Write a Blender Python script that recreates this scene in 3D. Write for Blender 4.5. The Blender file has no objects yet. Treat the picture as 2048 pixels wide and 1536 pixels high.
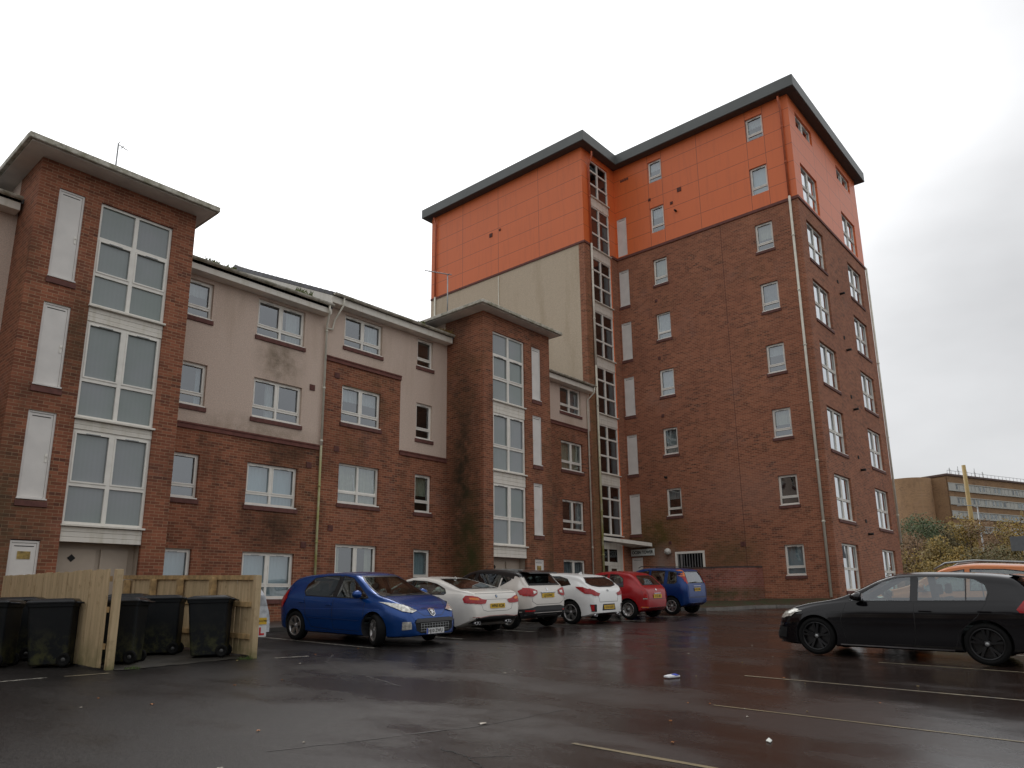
import bpy, bmesh, math, random
from mathutils import Vector, Matrix
from mathutils.bvhtree import BVHTree
import numpy as np
random.seed(7)
S=bpy.context.scene
COL=S.collection
# ------------------------------------------------------------------ camera
yaw,pit,rol=.8605,.2272,-.0108
fw=Vector((math.sin(yaw)*math.cos(pit),math.cos(yaw)*math.cos(pit),math.sin(pit)))
rt=Vector((math.cos(yaw),-math.sin(yaw),0)); up=rt.cross(fw)
r2=rt*math.cos(rol)+up*math.sin(rol); u2=up*math.cos(rol)-rt*math.sin(rol)
cd=bpy.data.cameras.new('camera'); cam=bpy.data.objects.new('camera',cd); COL.objects.link(cam)
M=Matrix(((r2.x,u2.x,-fw.x,0),(r2.y,u2.y,-fw.y,0),(r2.z,u2.z,-fw.z,0),(0,0,0,1)))
cam.matrix_world=M
cd.sensor_width=36; cd.lens=36*1480.95/2048; cd.shift_y=92.1/2048; cd.clip_end=3000; cd.clip_start=.05
S.camera=cam
# ------------------------------------------------------------------ light
def nd(nt,t,**k):
    n=nt.nodes.new(t)
    for a,b in k.items(): setattr(n,a,b)
    return n
W=bpy.data.worlds.new('World'); S.world=W; W.use_nodes=True
nt=W.node_tree; nt.nodes.clear()
out=nd(nt,'ShaderNodeOutputWorld'); L=nt.links.new
SUN_EL,SUN_AZ=math.radians(48),math.radians(38)      # azimuth from +Y towards +X
sky=nd(nt,'ShaderNodeTexSky',sky_type='NISHITA',sun_disc=False,sun_elevation=SUN_EL,sun_rotation=SUN_AZ)
b1=nd(nt,'ShaderNodeBackground'); b1.inputs[1].default_value=.06; L(sky.outputs[0],b1.inputs[0])
tc=nd(nt,'ShaderNodeTexCoord')
dot=nd(nt,'ShaderNodeVectorMath',operation='DOT_PRODUCT'); L(tc.outputs['Generated'],dot.inputs[0])
dot.inputs[1].default_value=(math.sin(math.radians(30))*math.cos(math.radians(42)),math.cos(math.radians(30))*math.cos(math.radians(42)),math.sin(math.radians(42)))
mr=nd(nt,'ShaderNodeMapRange'); mr.interpolation_type='SMOOTHSTEP'; L(dot.outputs['Value'],mr.inputs[0])
mr.inputs[1].default_value=.62; mr.inputs[2].default_value=.97; mr.inputs[3].default_value=0; mr.inputs[4].default_value=1
nz=nd(nt,'ShaderNodeTexNoise'); nz.inputs['Scale'].default_value=2.2; nz.inputs['Detail'].default_value=5; nz.inputs['Roughness'].default_value=.5
mp=nd(nt,'ShaderNodeMapping'); mp.inputs['Scale'].default_value=(1,1,2.2); L(tc.outputs['Generated'],mp.inputs[0]); L(mp.outputs[0],nz.inputs['Vector'])
mr2=nd(nt,'ShaderNodeMapRange'); L(nz.outputs['Fac'],mr2.inputs[0]); mr2.inputs[1].default_value=.3; mr2.inputs[2].default_value=.7; mr2.inputs[3].default_value=.83; mr2.inputs[4].default_value=1.13
# near the horizon the cloud is greyer
sp=nd(nt,'ShaderNodeSeparateXYZ'); L(tc.outputs['Generated'],sp.inputs[0])
mr3=nd(nt,'ShaderNodeMapRange'); L(sp.outputs['Z'],mr3.inputs[0]); mr3.inputs[1].default_value=0; mr3.inputs[2].default_value=.5; mr3.inputs[3].default_value=.5; mr3.inputs[4].default_value=.74
a1=nd(nt,'ShaderNodeMath',operation='MULTIPLY_ADD'); L(mr.outputs[0],a1.inputs[0]); a1.inputs[1].default_value=.85; L(mr3.outputs[0],a1.inputs[2])
a2=nd(nt,'ShaderNodeMath',operation='MULTIPLY'); L(a1.outputs[0],a2.inputs[0]); L(mr2.outputs[0],a2.inputs[1])
b2=nd(nt,'ShaderNodeBackground'); b2.inputs[0].default_value=(.985,.99,1.0,1); L(a2.outputs[0],b2.inputs[1])
mx=nd(nt,'ShaderNodeMixShader'); mx.inputs[0].default_value=.93; L(b1.outputs[0],mx.inputs[1]); L(b2.outputs[0],mx.inputs[2]); L(mx.outputs[0],out.inputs[0])
sd=bpy.data.lights.new('sun','SUN'); sd.energy=.6; sd.angle=math.radians(25); sd.color=(1,.97,.93)
so=bpy.data.objects.new('sun',sd); COL.objects.link(so)
sv=Vector((math.sin(SUN_AZ)*math.cos(SUN_EL),math.cos(SUN_AZ)*math.cos(SUN_EL),math.sin(SUN_EL)))
so.rotation_euler=sv.to_track_quat('Z','Y').to_euler(); so.location=(0,0,40)
S.view_settings.view_transform='Standard'; S.view_settings.look='None'; S.view_settings.gamma=1
S.view_settings.exposure=0.27
S.render.engine='CYCLES'
S.cycles.max_bounces=8; S.cycles.transparent_max_bounces=12
# ------------------------------------------------------------------ helpers
class MB:
    def __init__(s): s.bm=bmesh.new()
    def box(s,x0,x1,y0,y1,z0,z1,mi=0):
        v=[s.bm.verts.new(p) for p in ((x0,y0,z0),(x1,y0,z0),(x1,y1,z0),(x0,y1,z0),(x0,y0,z1),(x1,y0,z1),(x1,y1,z1),(x0,y1,z1))]
        for f in ((0,3,2,1),(4,5,6,7),(0,1,5,4),(1,2,6,5),(2,3,7,6),(3,0,4,7)):
            fc=s.bm.faces.new([v[i] for i in f]); fc.material_index=mi
        return s
    def poly(s,pts,mi=0):
        f=s.bm.faces.new([s.bm.verts.new(p) for p in pts]); f.material_index=mi; return s
    def prism(s,pts,vec,mi=0):
        a=[s.bm.verts.new(p) for p in pts]; vec=Vector(vec)
        b=[s.bm.verts.new(Vector(p)+vec) for p in pts]
        n=len(pts)
        s.bm.faces.new(a[::-1]).material_index=mi; s.bm.faces.new(b).material_index=mi
        for i in range(n): s.bm.faces.new([a[i],a[(i+1)%n],b[(i+1)%n],b[i]]).material_index=mi
        return s
    def tube(s,pts,r,n=8,mi=0,cap=True):
        pts=[Vector(p) for p in pts]; rs=r if isinstance(r,(list,tuple)) else [r]*len(pts); rings=[]
        for i,p in enumerate(pts):
            d=(pts[min(i+1,len(pts)-1)]-pts[max(i-1,0)]).normalized()
            a=d.orthogonal().normalized() if i==0 else (pa-d*pa.dot(d)).normalized()
            pa=a; b=d.cross(a)
            rings.append([s.bm.verts.new(p+(a*math.cos(t)+b*math.sin(t))*rs[i]) for t in [2*math.pi*k/n for k in range(n)]])
        for i in range(len(rings)-1):
            for k in range(n):
                f=s.bm.faces.new([rings[i][k],rings[i][(k+1)%n],rings[i+1][(k+1)%n],rings[i+1][k]]); f.material_index=mi; f.smooth=True
        if cap:
            s.bm.faces.new(rings[0][::-1]).material_index=mi; s.bm.faces.new(rings[-1]).material_index=mi
        return s
    def lathe(s,prof,c,ax='z',n=24,mi=0):
        c=Vector(c); rings=[]
        for r,h in prof:
            ring=[]
            for k in range(n):
                t=2*math.pi*k/n; a,b=r*math.cos(t),r*math.sin(t)
                ring.append(s.bm.verts.new(c+(Vector((a,b,h)) if ax=='z' else Vector((a,h,b)) if ax=='y' else Vector((h,a,b)))))
            rings.append(ring)
        for i in range(len(rings)-1):
            for k in range(n):
                f=s.bm.faces.new([rings[i][k],rings[i][(k+1)%n],rings[i+1][(k+1)%n],rings[i+1][k]]); f.material_index=mi; f.smooth=True
        return s
    def build(s,name,mats,parent=None,fix=True,bevel=0,tf=None):
        if fix: bmesh.ops.recalc_face_normals(s.bm,faces=s.bm.faces)
        if tf is not None: bmesh.ops.transform(s.bm,matrix=tf,verts=s.bm.verts)
        me=bpy.data.meshes.new(name); s.bm.to_mesh(me); s.bm.free()
        return link(name,me,mats,parent,bevel)
def link(name,me,mats,parent=None,bevel=0):
    if not isinstance(mats,(list,tuple)): mats=[mats]
    for m in mats: me.materials.append(m)
    o=bpy.data.objects.new(name,me); COL.objects.link(o)
    if parent is not None: o.parent=parent
    if bevel:
        md=o.modifiers.new('bevel','BEVEL'); md.width=bevel; md.segments=2; md.limit_method='ANGLE'; md.angle_limit=math.radians(40)
    return o
def tag(o,label=None,cat=None,group=None,kind=None):
    if label: o['label']=label
    if cat: o['category']=cat
    if group: o['group']=group
    if kind: o['kind']=kind
    return o
def empty(name,loc,label,cat,group=None,rz=0):
    o=bpy.data.objects.new(name,None); COL.objects.link(o); o.location=loc; o.rotation_euler=(0,0,rz); o.empty_display_size=.2
    return tag(o,label,cat,group)
def copy_tree(o,parent=None):
    c=o.copy(); COL.objects.link(c)
    if parent is not None: c.parent=parent
    for ch in list(o.children): copy_tree(ch,c)
    return c
def text(txt,size,depth,mat,name,parent,mw,bold=.0,sx=1.0):
    cu=bpy.data.curves.new(name,'FONT'); cu.body=txt; cu.size=size; cu.extrude=depth; cu.align_x='CENTER'; cu.align_y='CENTER'; cu.offset=bold
    t=bpy.data.objects.new(name+'_tmp',cu); COL.objects.link(t)
    dg=bpy.context.evaluated_depsgraph_get(); me=bpy.data.meshes.new_from_object(t.evaluated_get(dg))
    bpy.data.objects.remove(t); me.transform(mw@Matrix.Diagonal((sx,1,1,1)))
    me.materials.clear()
    return link(name,me,mat,parent)
# ------------------------------------------------------------------ materials
def mat(name): 
    m=bpy.data.materials.new(name); m.use_nodes=True; nt=m.node_tree
    return m,nt,nt.nodes['Principled BSDF'],nt.links.new
def plain(name,col,rough=.6,metal=0,coat=0,var=.12,scale=6,bump=0,spec=.5):
    m,nt,p,L=mat(name)
    g=nd(nt,'ShaderNodeNewGeometry')
    n=nd(nt,'ShaderNodeTexNoise'); n.inputs['Scale'].default_value=scale; n.inputs['Detail'].default_value=6; L(g.outputs['Position'],n.inputs['Vector'])
    r=nd(nt,'ShaderNodeMapRange'); L(n.outputs['Fac'],r.inputs[0]); r.inputs[1].default_value=.3; r.inputs[2].default_value=.7; r.inputs[3].default_value=1-var; r.inputs[4].default_value=1+var
    c=nd(nt,'ShaderNodeVectorMath',operation='SCALE'); c.inputs[0].default_value=col[:3]; L(r.outputs[0],c.inputs['Scale'])
    L(c.outputs[0],p.inputs['Base Color'])
    p.inputs['Roughness'].default_value=rough; p.inputs['Metallic'].default_value=metal; p.inputs['Coat Weight'].default_value=coat; p.inputs['Coat Roughness'].default_value=.04
    p.inputs['Specular IOR Level'].default_value=spec
    if bump:
        b=nd(nt,'ShaderNodeBump'); b.inputs['Strength'].default_value=bump; b.inputs['Distance'].default_value=.01; L(n.outputs['Fac'],b.inputs['Height']); L(b.outputs[0],p.inputs['Normal'])
    return m
def mixc(nt,L,fac,a,b,bt='MIX'):
    m=nd(nt,'ShaderNodeMix',data_type='RGBA',blend_type=bt)
    for s,v in ((m.inputs[0],fac),(m.inputs[6],a),(m.inputs[7],b)):
        if hasattr(v,'links'): L(v,s)
        else: s.default_value=v if not isinstance(v,tuple) else (*v,1) if len(v)==3 else v
    return m.outputs[2]
def noise(nt,L,vec,scale,detail=5,rough=.55,lo=.35,hi=.65,a=0,b=1):
    n=nd(nt,'ShaderNodeTexNoise'); n.inputs['Scale'].default_value=scale; n.inputs['Detail'].default_value=detail; n.inputs['Roughness'].default_value=rough; L(vec,n.inputs['Vector'])
    r=nd(nt,'ShaderNodeMapRange'); L(n.outputs['Fac'],r.inputs[0]); r.inputs[1].default_value=lo; r.inputs[2].default_value=hi; r.inputs[3].default_value=a; r.inputs[4].default_value=b
    return r.outputs[0]
def wallvec(nt,L,op='ADD'):
    g=nd(nt,'ShaderNodeNewGeometry'); s=nd(nt,'ShaderNodeSeparateXYZ'); L(g.outputs['Position'],s.inputs[0])
    a=nd(nt,'ShaderNodeMath',operation=op); L(s.outputs['X'],a.inputs[0]); L(s.outputs['Y'],a.inputs[1])
    c=nd(nt,'ShaderNodeCombineXYZ'); L(a.outputs[0],c.inputs['X']); L(s.outputs['Z'],c.inputs['Y'])
    return g,s,c.outputs[0]
def blob(nt,L,g,centre,rad,soft=.6):
    # 0..1 mask falling off round a place on the wall where a stain is
    d=nd(nt,'ShaderNodeVectorMath',operation='SUBTRACT'); L(g.outputs['Position'],d.inputs[0]); d.inputs[1].default_value=centre
    m=nd(nt,'ShaderNodeVectorMath',operation='DIVIDE'); L(d.outputs[0],m.inputs[0]); m.inputs[1].default_value=rad
    l=nd(nt,'ShaderNodeVectorMath',operation='LENGTH'); L(m.outputs[0],l.inputs[0])
    r=nd(nt,'ShaderNodeMapRange'); L(l.outputs['Value'],r.inputs[0]); r.inputs[1].default_value=1; r.inputs[2].default_value=1-soft; r.inputs[3].default_value=0; r.inputs[4].default_value=1
    return r.outputs[0]
def mul(nt,L,a,b):
    m=nd(nt,'ShaderNodeMath',operation='MULTIPLY')
    for i,v in enumerate((a,b)):
        if hasattr(v,'links'): L(v,m.inputs[i])
        else: m.inputs[i].default_value=v
    return m.outputs[0]
def brick(name,c1,c2,mortar,stains=(),dark=.5,moss=.35,op='ADD'):
    m,nt,p,L=mat(name)
    g,s,v=wallvec(nt,L,op)
    b=nd(nt,'ShaderNodeTexBrick'); L(v,b.inputs['Vector']); b.inputs['Scale'].default_value=1
    b.inputs['Brick Width'].default_value=.225; b.inputs['Row Height'].default_value=.075; b.inputs['Mortar Size'].default_value=.0055; b.inputs['Mortar Smooth'].default_value=.25
    b.inputs['Color1'].default_value=(*c1,1); b.inputs['Color2'].default_value=(*c2,1); b.inputs['Mortar'].default_value=(*mortar,1); b.inputs['Bias'].default_value=-.1; b.offset=.5
    # per-brick dark ones: a second brick texture of the same bond with noise colour
    w=nd(nt,'ShaderNodeTexWhiteNoise',noise_dimensions='2D')
    sx=nd(nt,'ShaderNodeSeparateXYZ'); L(v,sx.inputs[0])
    ry=nd(nt,'ShaderNodeMath',operation='DIVIDE'); L(sx.outputs['Y'],ry.inputs[0]); ry.inputs[1].default_value=.075
    fy=nd(nt,'ShaderNodeMath',operation='FLOOR'); L(ry.outputs[0],fy.inputs[0])
    md=nd(nt,'ShaderNodeMath',operation='MODULO'); L(fy.outputs[0],md.inputs[0]); md.inputs[1].default_value=2
    ab=nd(nt,'ShaderNodeMath',operation='ABSOLUTE'); L(md.outputs[0],ab.inputs[0])
    ho=nd(nt,'ShaderNodeMath',operation='MULTIPLY_ADD'); L(ab.outputs[0],ho.inputs[0]); ho.inputs[1].default_value=-.5
    rx=nd(nt,'ShaderNodeMath',operation='DIVIDE'); L(sx.outputs['X'],rx.inputs[0]); rx.inputs[1].default_value=.225; L(rx.outputs[0],ho.inputs[2])
    fx=nd(nt,'ShaderNodeMath',operation='FLOOR'); L(ho.outputs[0],fx.inputs[0])
    cc=nd(nt,'ShaderNodeCombineXYZ'); L(fx.outputs[0],cc.inputs['X']); L(fy.outputs[0],cc.inputs['Y']); L(cc.outputs[0],w.inputs['Vector'])
    th=nd(nt,'ShaderNodeMapRange'); L(w.outputs['Value'],th.inputs[0]); th.inputs[1].default_value=.82; th.inputs[2].default_value=.9; th.inputs[3].default_value=0; th.inputs[4].default_value=.62
    inv=nd(nt,'ShaderNodeMath',operation='SUBTRACT'); inv.inputs[0].default_value=1; L(b.outputs['Fac'],inv.inputs[1])
    cl=noise(nt,L,v,.55,3,.5,.4,.66,.25,1)
    col=mixc(nt,L,mul(nt,L,mul(nt,L,th.outputs[0],inv.outputs[0]),cl),b.outputs['Color'],(.035,.02,.022))
    # broad tone change, bloom, grime and moss
    col=mixc(nt,L,noise(nt,L,g.outputs['Position'],.35,4,.6,.35,.7,0,.3),col,(c1[0]*.62,c1[1]*.62,c1[2]*.7))
    mp=nd(nt,'ShaderNodeMapping'); L(g.outputs['Position'],mp.inputs[0]); mp.inputs['Scale'].default_value=(1,1,.35)
    col=mixc(nt,L,noise(nt,L,mp.outputs[0],1.1,7,.65,.52,.78,0,dark),col,(.035,.026,.018))
    mp2=nd(nt,'ShaderNodeMapping'); L(g.outputs['Position'],mp2.inputs[0]); mp2.inputs['Location'].default_value=(31,7,3)
    col=mixc(nt,L,noise(nt,L,mp2.outputs[0],.6,7,.68,.56,.8,0,.35),col,(.30,.19,.16))
    mp3=nd(nt,'ShaderNodeMapping'); L(g.outputs['Position'],mp3.inputs[0]); mp3.inputs['Location'].default_value=(3,71,13)
    col=mixc(nt,L,noise(nt,L,mp3.outputs[0],.45,6,.65,.54,.8,0,moss),col,(.075,.06,.018))
    for (c,r,sc,amt) in stains:
        st=mul(nt,L,blob(nt,L,g,c,r,.8),noise(nt,L,g.outputs['Position'],1.8,7,.7,.3,.6,.25,amt))
        col=mixc(nt,L,st,col,sc)
    L(col,p.inputs['Base Color']); p.inputs['Roughness'].default_value=.85; p.inputs['Specular IOR Level'].default_value=.3
    bp=nd(nt,'ShaderNodeBump'); bp.inputs['Strength'].default_value=.6; bp.inputs['Distance'].default_value=.006
    L(inv.outputs[0],bp.inputs['Height']); L(bp.outputs[0],p.inputs['Normal'])
    return m
C1,C2,MO=(.205,.070,.039),(.37,.132,.071),(.42,.285,.175)
M_brick=brick('red_brick',C1,C2,MO,stains=[
    ((18.57,18.3,4.0),(.6,1.1,6.5),(.035,.028,.014),.95),((18.57,17.9,1.0),(.6,1.0,3.5),(.045,.05,.012),.9),
    ((11.7,19.16,2.1),(1.6,.5,1.0),(.04,.022,.012),.9),((4.6,17.82,1.6),(1.2,.5,2.6),(.07,.06,.03),.7),((12.0,19.16,4.5),(1.8,.5,.8),(.04,.022,.012),.8),
    ((22.4,17.29,1.5),(.7,.5,5.5),(.05,.035,.015),.7),((23.5,19.16,1.8),(1.3,.6,4.0),(.05,.042,.018),.7),((5.6,17.82,6.0),(.5,.5,1.6),(.05,.04,.02),.7)],dark=.7,moss=.5)
M_brickT=brick('tower_brick',(.255,.093,.054),(.42,.157,.087),(.45,.31,.20),stains=[
    ((30.89,17.6,3.0),(.7,2.0,1.7),(.085,.07,.012),.85),((30.89,18.6,2.4),(.7,1.4,.8),(.02,.018,.012),.9),((30.89,17.3,1.5),(.7,.9,1.2),(.34,.26,.22),.8),
    ((30.89,14.2,1.9),(.7,2.0,1.2),(.12,.085,.035),.7),((30.89,13.0,4.5),(.8,3.2,1.6),(.36,.2,.15),.35),((28.2,19.16,6),(.5,.5,12),(.10,.09,.025),.5)],dark=.12,moss=.22)
M_brickW=brick('yard_brick',(.25,.075,.05),(.33,.13,.10),(.36,.27,.22),stains=[((29.9,14,.2),(3,4,.4),(.05,.06,.02),.8)],dark=.6,moss=.4,op='SUBTRACT')
def pebble(name,col):
    m,nt,p,L=mat(name); g=nd(nt,'ShaderNodeNewGeometry'); P=g.outputs['Position']
    c=mixc(nt,L,noise(nt,L,P,38,3,.7,.35,.65,0,.55),(*col,),(col[0]*.5,col[1]*.48,col[2]*.46))
    c=mixc(nt,L,noise(nt,L,P,30,2,.6,.6,.72,0,.5),c,(.62,.58,.52))
    mp=nd(nt,'ShaderNodeMapping'); L(P,mp.inputs[0]); mp.inputs['Scale'].default_value=(1.4,1.4,.25)
    c=mixc(nt,L,noise(nt,L,mp.outputs[0],.9,6,.6,.5,.8,0,.5),c,(col[0]*.5,col[1]*.45,col[2]*.36))
    c=mixc(nt,L,mul(nt,L,blob(nt,L,g,(11.6,19.16,7.2),(1.0,.6,1.1),.8),noise(nt,L,P,2.5,6,.7,.35,.65,.1,.8)),c,(.13,.10,.06))
    c=mixc(nt,L,mul(nt,L,blob(nt,L,g,(11,19.16,4.7),(3.0,.6,.7),.8),noise(nt,L,P,2.5,6,.7,.35,.65,.1,.6)),c,(.16,.12,.07))
    L(c,p.inputs['Base Color']); p.inputs['Roughness'].default_value=.95
    b=nd(nt,'ShaderNodeBump'); b.inputs['Strength'].default_value=.5; b.inputs['Distance'].default_value=.012
    n=nd(nt,'ShaderNodeTexNoise'); n.inputs['Scale'].default_value=45; L(P,n.inputs['Vector']); L(n.outputs['Fac'],b.inputs['Height']); L(b.outputs[0],p.inputs['Normal'])
    return m
M_peb=pebble('pebbledash',(.70,.555,.46))
M_pebT=pebble('tower_pebbledash',(.66,.54,.40))
def orange():
    m,nt,p,L=mat('orange_cladding'); g,s,v=wallvec(nt,L)
    mz=nd(nt,'ShaderNodeMath',operation='PINGPONG'); ad=nd(nt,'ShaderNodeMath',operation='ADD'); L(s.outputs['Z'],ad.inputs[0]); ad.inputs[1].default_value=-17.4+.0; L(ad.outputs[0],mz.inputs[0]); mz.inputs[1].default_value=.45
    lt=nd(nt,'ShaderNodeMath',operation='LESS_THAN'); L(mz.outputs[0],lt.inputs[0]); lt.inputs[1].default_value=.012
    acc=lt.outputs[0]
    def line(ax,pos,cond=None):
        nonlocal acc
        a=nd(nt,'ShaderNodeMath',operation='COMPARE'); L(s.outputs[ax],a.inputs[0]); a.inputs[1].default_value=pos; a.inputs[2].default_value=.012
        o=a.outputs[0]
        if cond:
            c=nd(nt,'ShaderNodeMath',operation='COMPARE'); L(s.outputs[cond[0]],c.inputs[0]); c.inputs[1].default_value=cond[1]; c.inputs[2].default_value=cond[2]; o=mul(nt,L,o,c.outputs[0])
        mm=nd(nt,'ShaderNodeMath',operation='MAXIMUM'); L(acc,mm.inputs[0]); L(o,mm.inputs[1]); acc=mm.outputs[0]
    for y in (22.0,24.85,27.6): line('Y',y)
    for y in (10.9,11.75,14.3,16.27,17.08): line('Y',y)
    for x in (33.95,35.8,37.5,39.7): line('X',x)
    c=mixc(nt,L,noise(nt,L,g.outputs['Position'],.8,6,.6,.35,.7,0,.25),(.76,.168,.043),(.64,.135,.036))
    mp=nd(nt,'ShaderNodeMapping'); L(g.outputs['Position'],mp.inputs[0]); mp.inputs['Scale'].default_value=(5,5,.4)
    c=mixc(nt,L,noise(nt,L,mp.outputs[0],1.2,5,.6,.5,.8,0,.3),c,(.40,.09,.04))
    c=mixc(nt,L,mul(nt,L,acc,.8),c,(.22,.05,.025))
    L(c,p.inputs['Base Color']); p.inputs['Roughness'].default_value=.42
    return m
M_orange=orange()
def rendermat(name,col,rough=.8): return plain(name,col,rough,var=.1,scale=3)
M_white=plain('white_frame',(.82,.79,.72),.4,var=.06,scale=5)
def dirtywhite():
    m,nt,p,L=mat('white_board'); g=nd(nt,'ShaderNodeNewGeometry')
    mp=nd(nt,'ShaderNodeMapping'); L(g.outputs['Position'],mp.inputs[0]); mp.inputs['Scale'].default_value=(3,3,.6)
    c=mixc(nt,L,noise(nt,L,mp.outputs[0],2,6,.6,.48,.75,0,.45),(.76,.72,.64),(.46,.41,.27))
    L(c,p.inputs['Base Color']); p.inputs['Roughness'].default_value=.5; return m
M_board=dirtywhite()
M_door=plain('white_door',(.72,.69,.65),.5,var=.07,scale=2.5)
M_sill=plain('dark_sill',(.13,.05,.04),.8,var=.3,scale=8)
M_band=plain('brown_band',(.155,.055,.042),.8,var=.2,scale=6)
def gutter():
    m,nt,p,L=mat('mossy_gutter'); g=nd(nt,'ShaderNodeNewGeometry')
    c=mixc(nt,L,noise(nt,L,g.outputs['Position'],3.5,7,.7,.42,.62,0,.75),(.58,.55,.47),(.17,.16,.08)); c=mixc(nt,L,noise(nt,L,g.outputs['Position'],9,5,.6,.55,.7,0,.6),c,(.05,.05,.03))
    L(c,p.inputs['Base Color']); p.inputs['Roughness'].default_value=.7; return m
M_gut=gutter()
M_fascia=M_board
M_soffit=plain('soffit',(.74,.69,.61),.8,var=.12,scale=2)
M_soffitD=plain('dark_soffit',(.09,.085,.08),.7,var=.1)
M_grey=plain('tower_fascia',(.125,.135,.13),.45,var=.1,scale=1.2)
M_pipe=plain('white_pipe',(.68,.65,.55),.45,var=.1,scale=4)
def mosspipe():
    m,nt,p,L=mat('mossy_pipe'); g=nd(nt,'ShaderNodeNewGeometry'); s=nd(nt,'ShaderNodeSeparateXYZ'); L(g.outputs['Position'],s.inputs[0])
    r=nd(nt,'ShaderNodeMapRange'); L(s.outputs['Z'],r.inputs[0]); r.inputs[1].default_value=9; r.inputs[2].default_value=3; r.inputs[3].default_value=.15; r.inputs[4].default_value=1
    c=mixc(nt,L,mul(nt,L,r.outputs[0],noise(nt,L,g.outputs['Position'],3,5,.6,.3,.6,.5,1)),(.66,.63,.54),(.33,.32,.10)); L(c,p.inputs['Base Color']); p.inputs['Roughness'].default_value=.5; return m
M_mpipe=mosspipe()
M_opipe=plain('orange_pipe',(.50,.12,.05),.5)
M_interior=plain('interior',(.035,.03,.03),.9,var=.4,scale=1.5)
M_curt={ 'net':plain('net_curtain',(.55,.56,.56),.9,var=.1,scale=9),'blue':plain('pale_blue_blind',(.50,.60,.66),.9,var=.04,scale=2),'cream':plain('cream_curtain',(.52,.50,.38),.9,var=.12,scale=7),'grey':plain('grey_curtain',(.30,.31,.33),.9,var=.2,scale=6)}
def glass(name,tint=(.55,.6,.6),refl=.12,rough=.02,tgrad=None):
    m=bpy.data.materials.new(name); m.use_nodes=True; nt=m.node_tree; nt.nodes.clear(); L=nt.links.new
    o=nd(nt,'ShaderNodeOutputMaterial'); t=nd(nt,'ShaderNodeBsdfTransparent'); t.inputs[0].default_value=(*tint,1)
    g=nd(nt,'ShaderNodeBsdfGlossy'); g.inputs['Roughness'].default_value=rough; g.inputs[0].default_value=(.92,.96,1,1)
    f=nd(nt,'ShaderNodeFresnel'); g0=nd(nt,'ShaderNodeNewGeometry'); bi=nd(nt,'ShaderNodeMapRange'); L(g0.outputs['Backfacing'],bi.inputs[0]); bi.inputs[3].default_value=1.52; bi.inputs[4].default_value=1/1.52; L(bi.outputs[0],f.inputs[0])
    a=nd(nt,'ShaderNodeMath',operation='MULTIPLY_ADD',use_clamp=True); L(f.outputs[0],a.inputs[0]); a.inputs[1].default_value=1.5; a.inputs[2].default_value=refl
    x=nd(nt,'ShaderNodeMixShader'); L(a.outputs[0],x.inputs[0]); L(t.outputs[0],x.inputs[1]); L(g.outputs[0],x.inputs[2]); L(x.outputs[0],o.inputs[0])
    gg=nd(nt,'ShaderNodeNewGeometry'); n=nd(nt,'ShaderNodeTexNoise'); n.inputs['Scale'].default_value=.9; L(gg.outputs['Position'],n.inputs['Vector'])
    b=nd(nt,'ShaderNodeBump'); b.inputs['Strength'].default_value=.12; b.inputs['Distance'].default_value=.05; L(n.outputs['Fac'],b.inputs['Height']); L(b.outputs[0],g.inputs['Normal'])
    return m
M_glass=glass('window_glass',(.66,.73,.73),.17)
M_glassT=glass('tower_end_glass',(.5,.55,.55),.42)
def obscure():
    m,nt,p,L=mat('obscured_glass'); g=nd(nt,'ShaderNodeNewGeometry')
    c=mixc(nt,L,noise(nt,L,g.outputs['Position'],.7,4,.5,.35,.65,0,1),(.205,.245,.23),(.25,.272,.28))
    w=nd(nt,'ShaderNodeTexWave',wave_type='BANDS',bands_direction='X'); w.inputs['Scale'].default_value=3.2; w.inputs['Distortion'].default_value=.6; L(g.outputs['Position'],w.inputs['Vector'])
    r=nd(nt,'ShaderNodeMapRange'); L(w.outputs['Fac'],r.inputs[0]); r.inputs[3].default_value=.98; r.inputs[4].default_value=1.01
    v=nd(nt,'ShaderNodeVectorMath',operation='SCALE'); L(c,v.inputs[0]); L(r.outputs[0],v.inputs['Scale']); L(v.outputs[0],p.inputs['Base Color'])
    p.inputs['Roughness'].default_value=.12; p.inputs['Specular IOR Level'].default_value=.8; return m
M_obs=obscure()
M_dkglass=glass('dark_stair_glass',(.30,.30,.32),.06)
def slate(name,col):
    m,nt,p,L=mat(name); g=nd(nt,'ShaderNodeNewGeometry'); s=nd(nt,'ShaderNodeSeparateXYZ'); L(g.outputs['Position'],s.inputs[0])
    c=nd(nt,'ShaderNodeCombineXYZ'); L(s.outputs['X'],c.inputs['X']); L(s.outputs['Y'],c.inputs['Y'])
    b=nd(nt,'ShaderNodeTexBrick'); L(c.outputs[0],b.inputs['Vector']); b.inputs['Scale'].default_value=1; b.inputs['Brick Width'].default_value=.33; b.inputs['Row Height'].default_value=.3; b.inputs['Mortar Size'].default_value=.012
    b.inputs['Color1'].default_value=(*col,1); b.inputs['Color2'].default_value=(col[0]*.7,col[1]*.7,col[2]*.7,1); b.inputs['Mortar'].default_value=(.02,.02,.02,1)
    L(mixc(nt,L,noise(nt,L,g.outputs['Position'],3,6,.7,.45,.7,0,.5),b.outputs['Color'],(.08,.08,.035)),p.inputs['Base Color']); p.inputs['Roughness'].default_value=.5; return m
M_slate=slate('roof_tile',(.12,.115,.13))
M_black=plain('black_plastic',(.012,.013,.015),.45,var=.2)
M_dark=plain('dark_void',(.008,.008,.008),.8)
M_sign=plain('sign_white',(.62,.64,.60),.5,var=.04)
M_ink=plain('sign_ink',(.015,.02,.015),.6)
M_moss=plain('gutter_weed',(.10,.13,.03),.9,var=.5,scale=12)
M_chrome=plain('chrome',(.7,.7,.72),.18,metal=1,var=.03)
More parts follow.
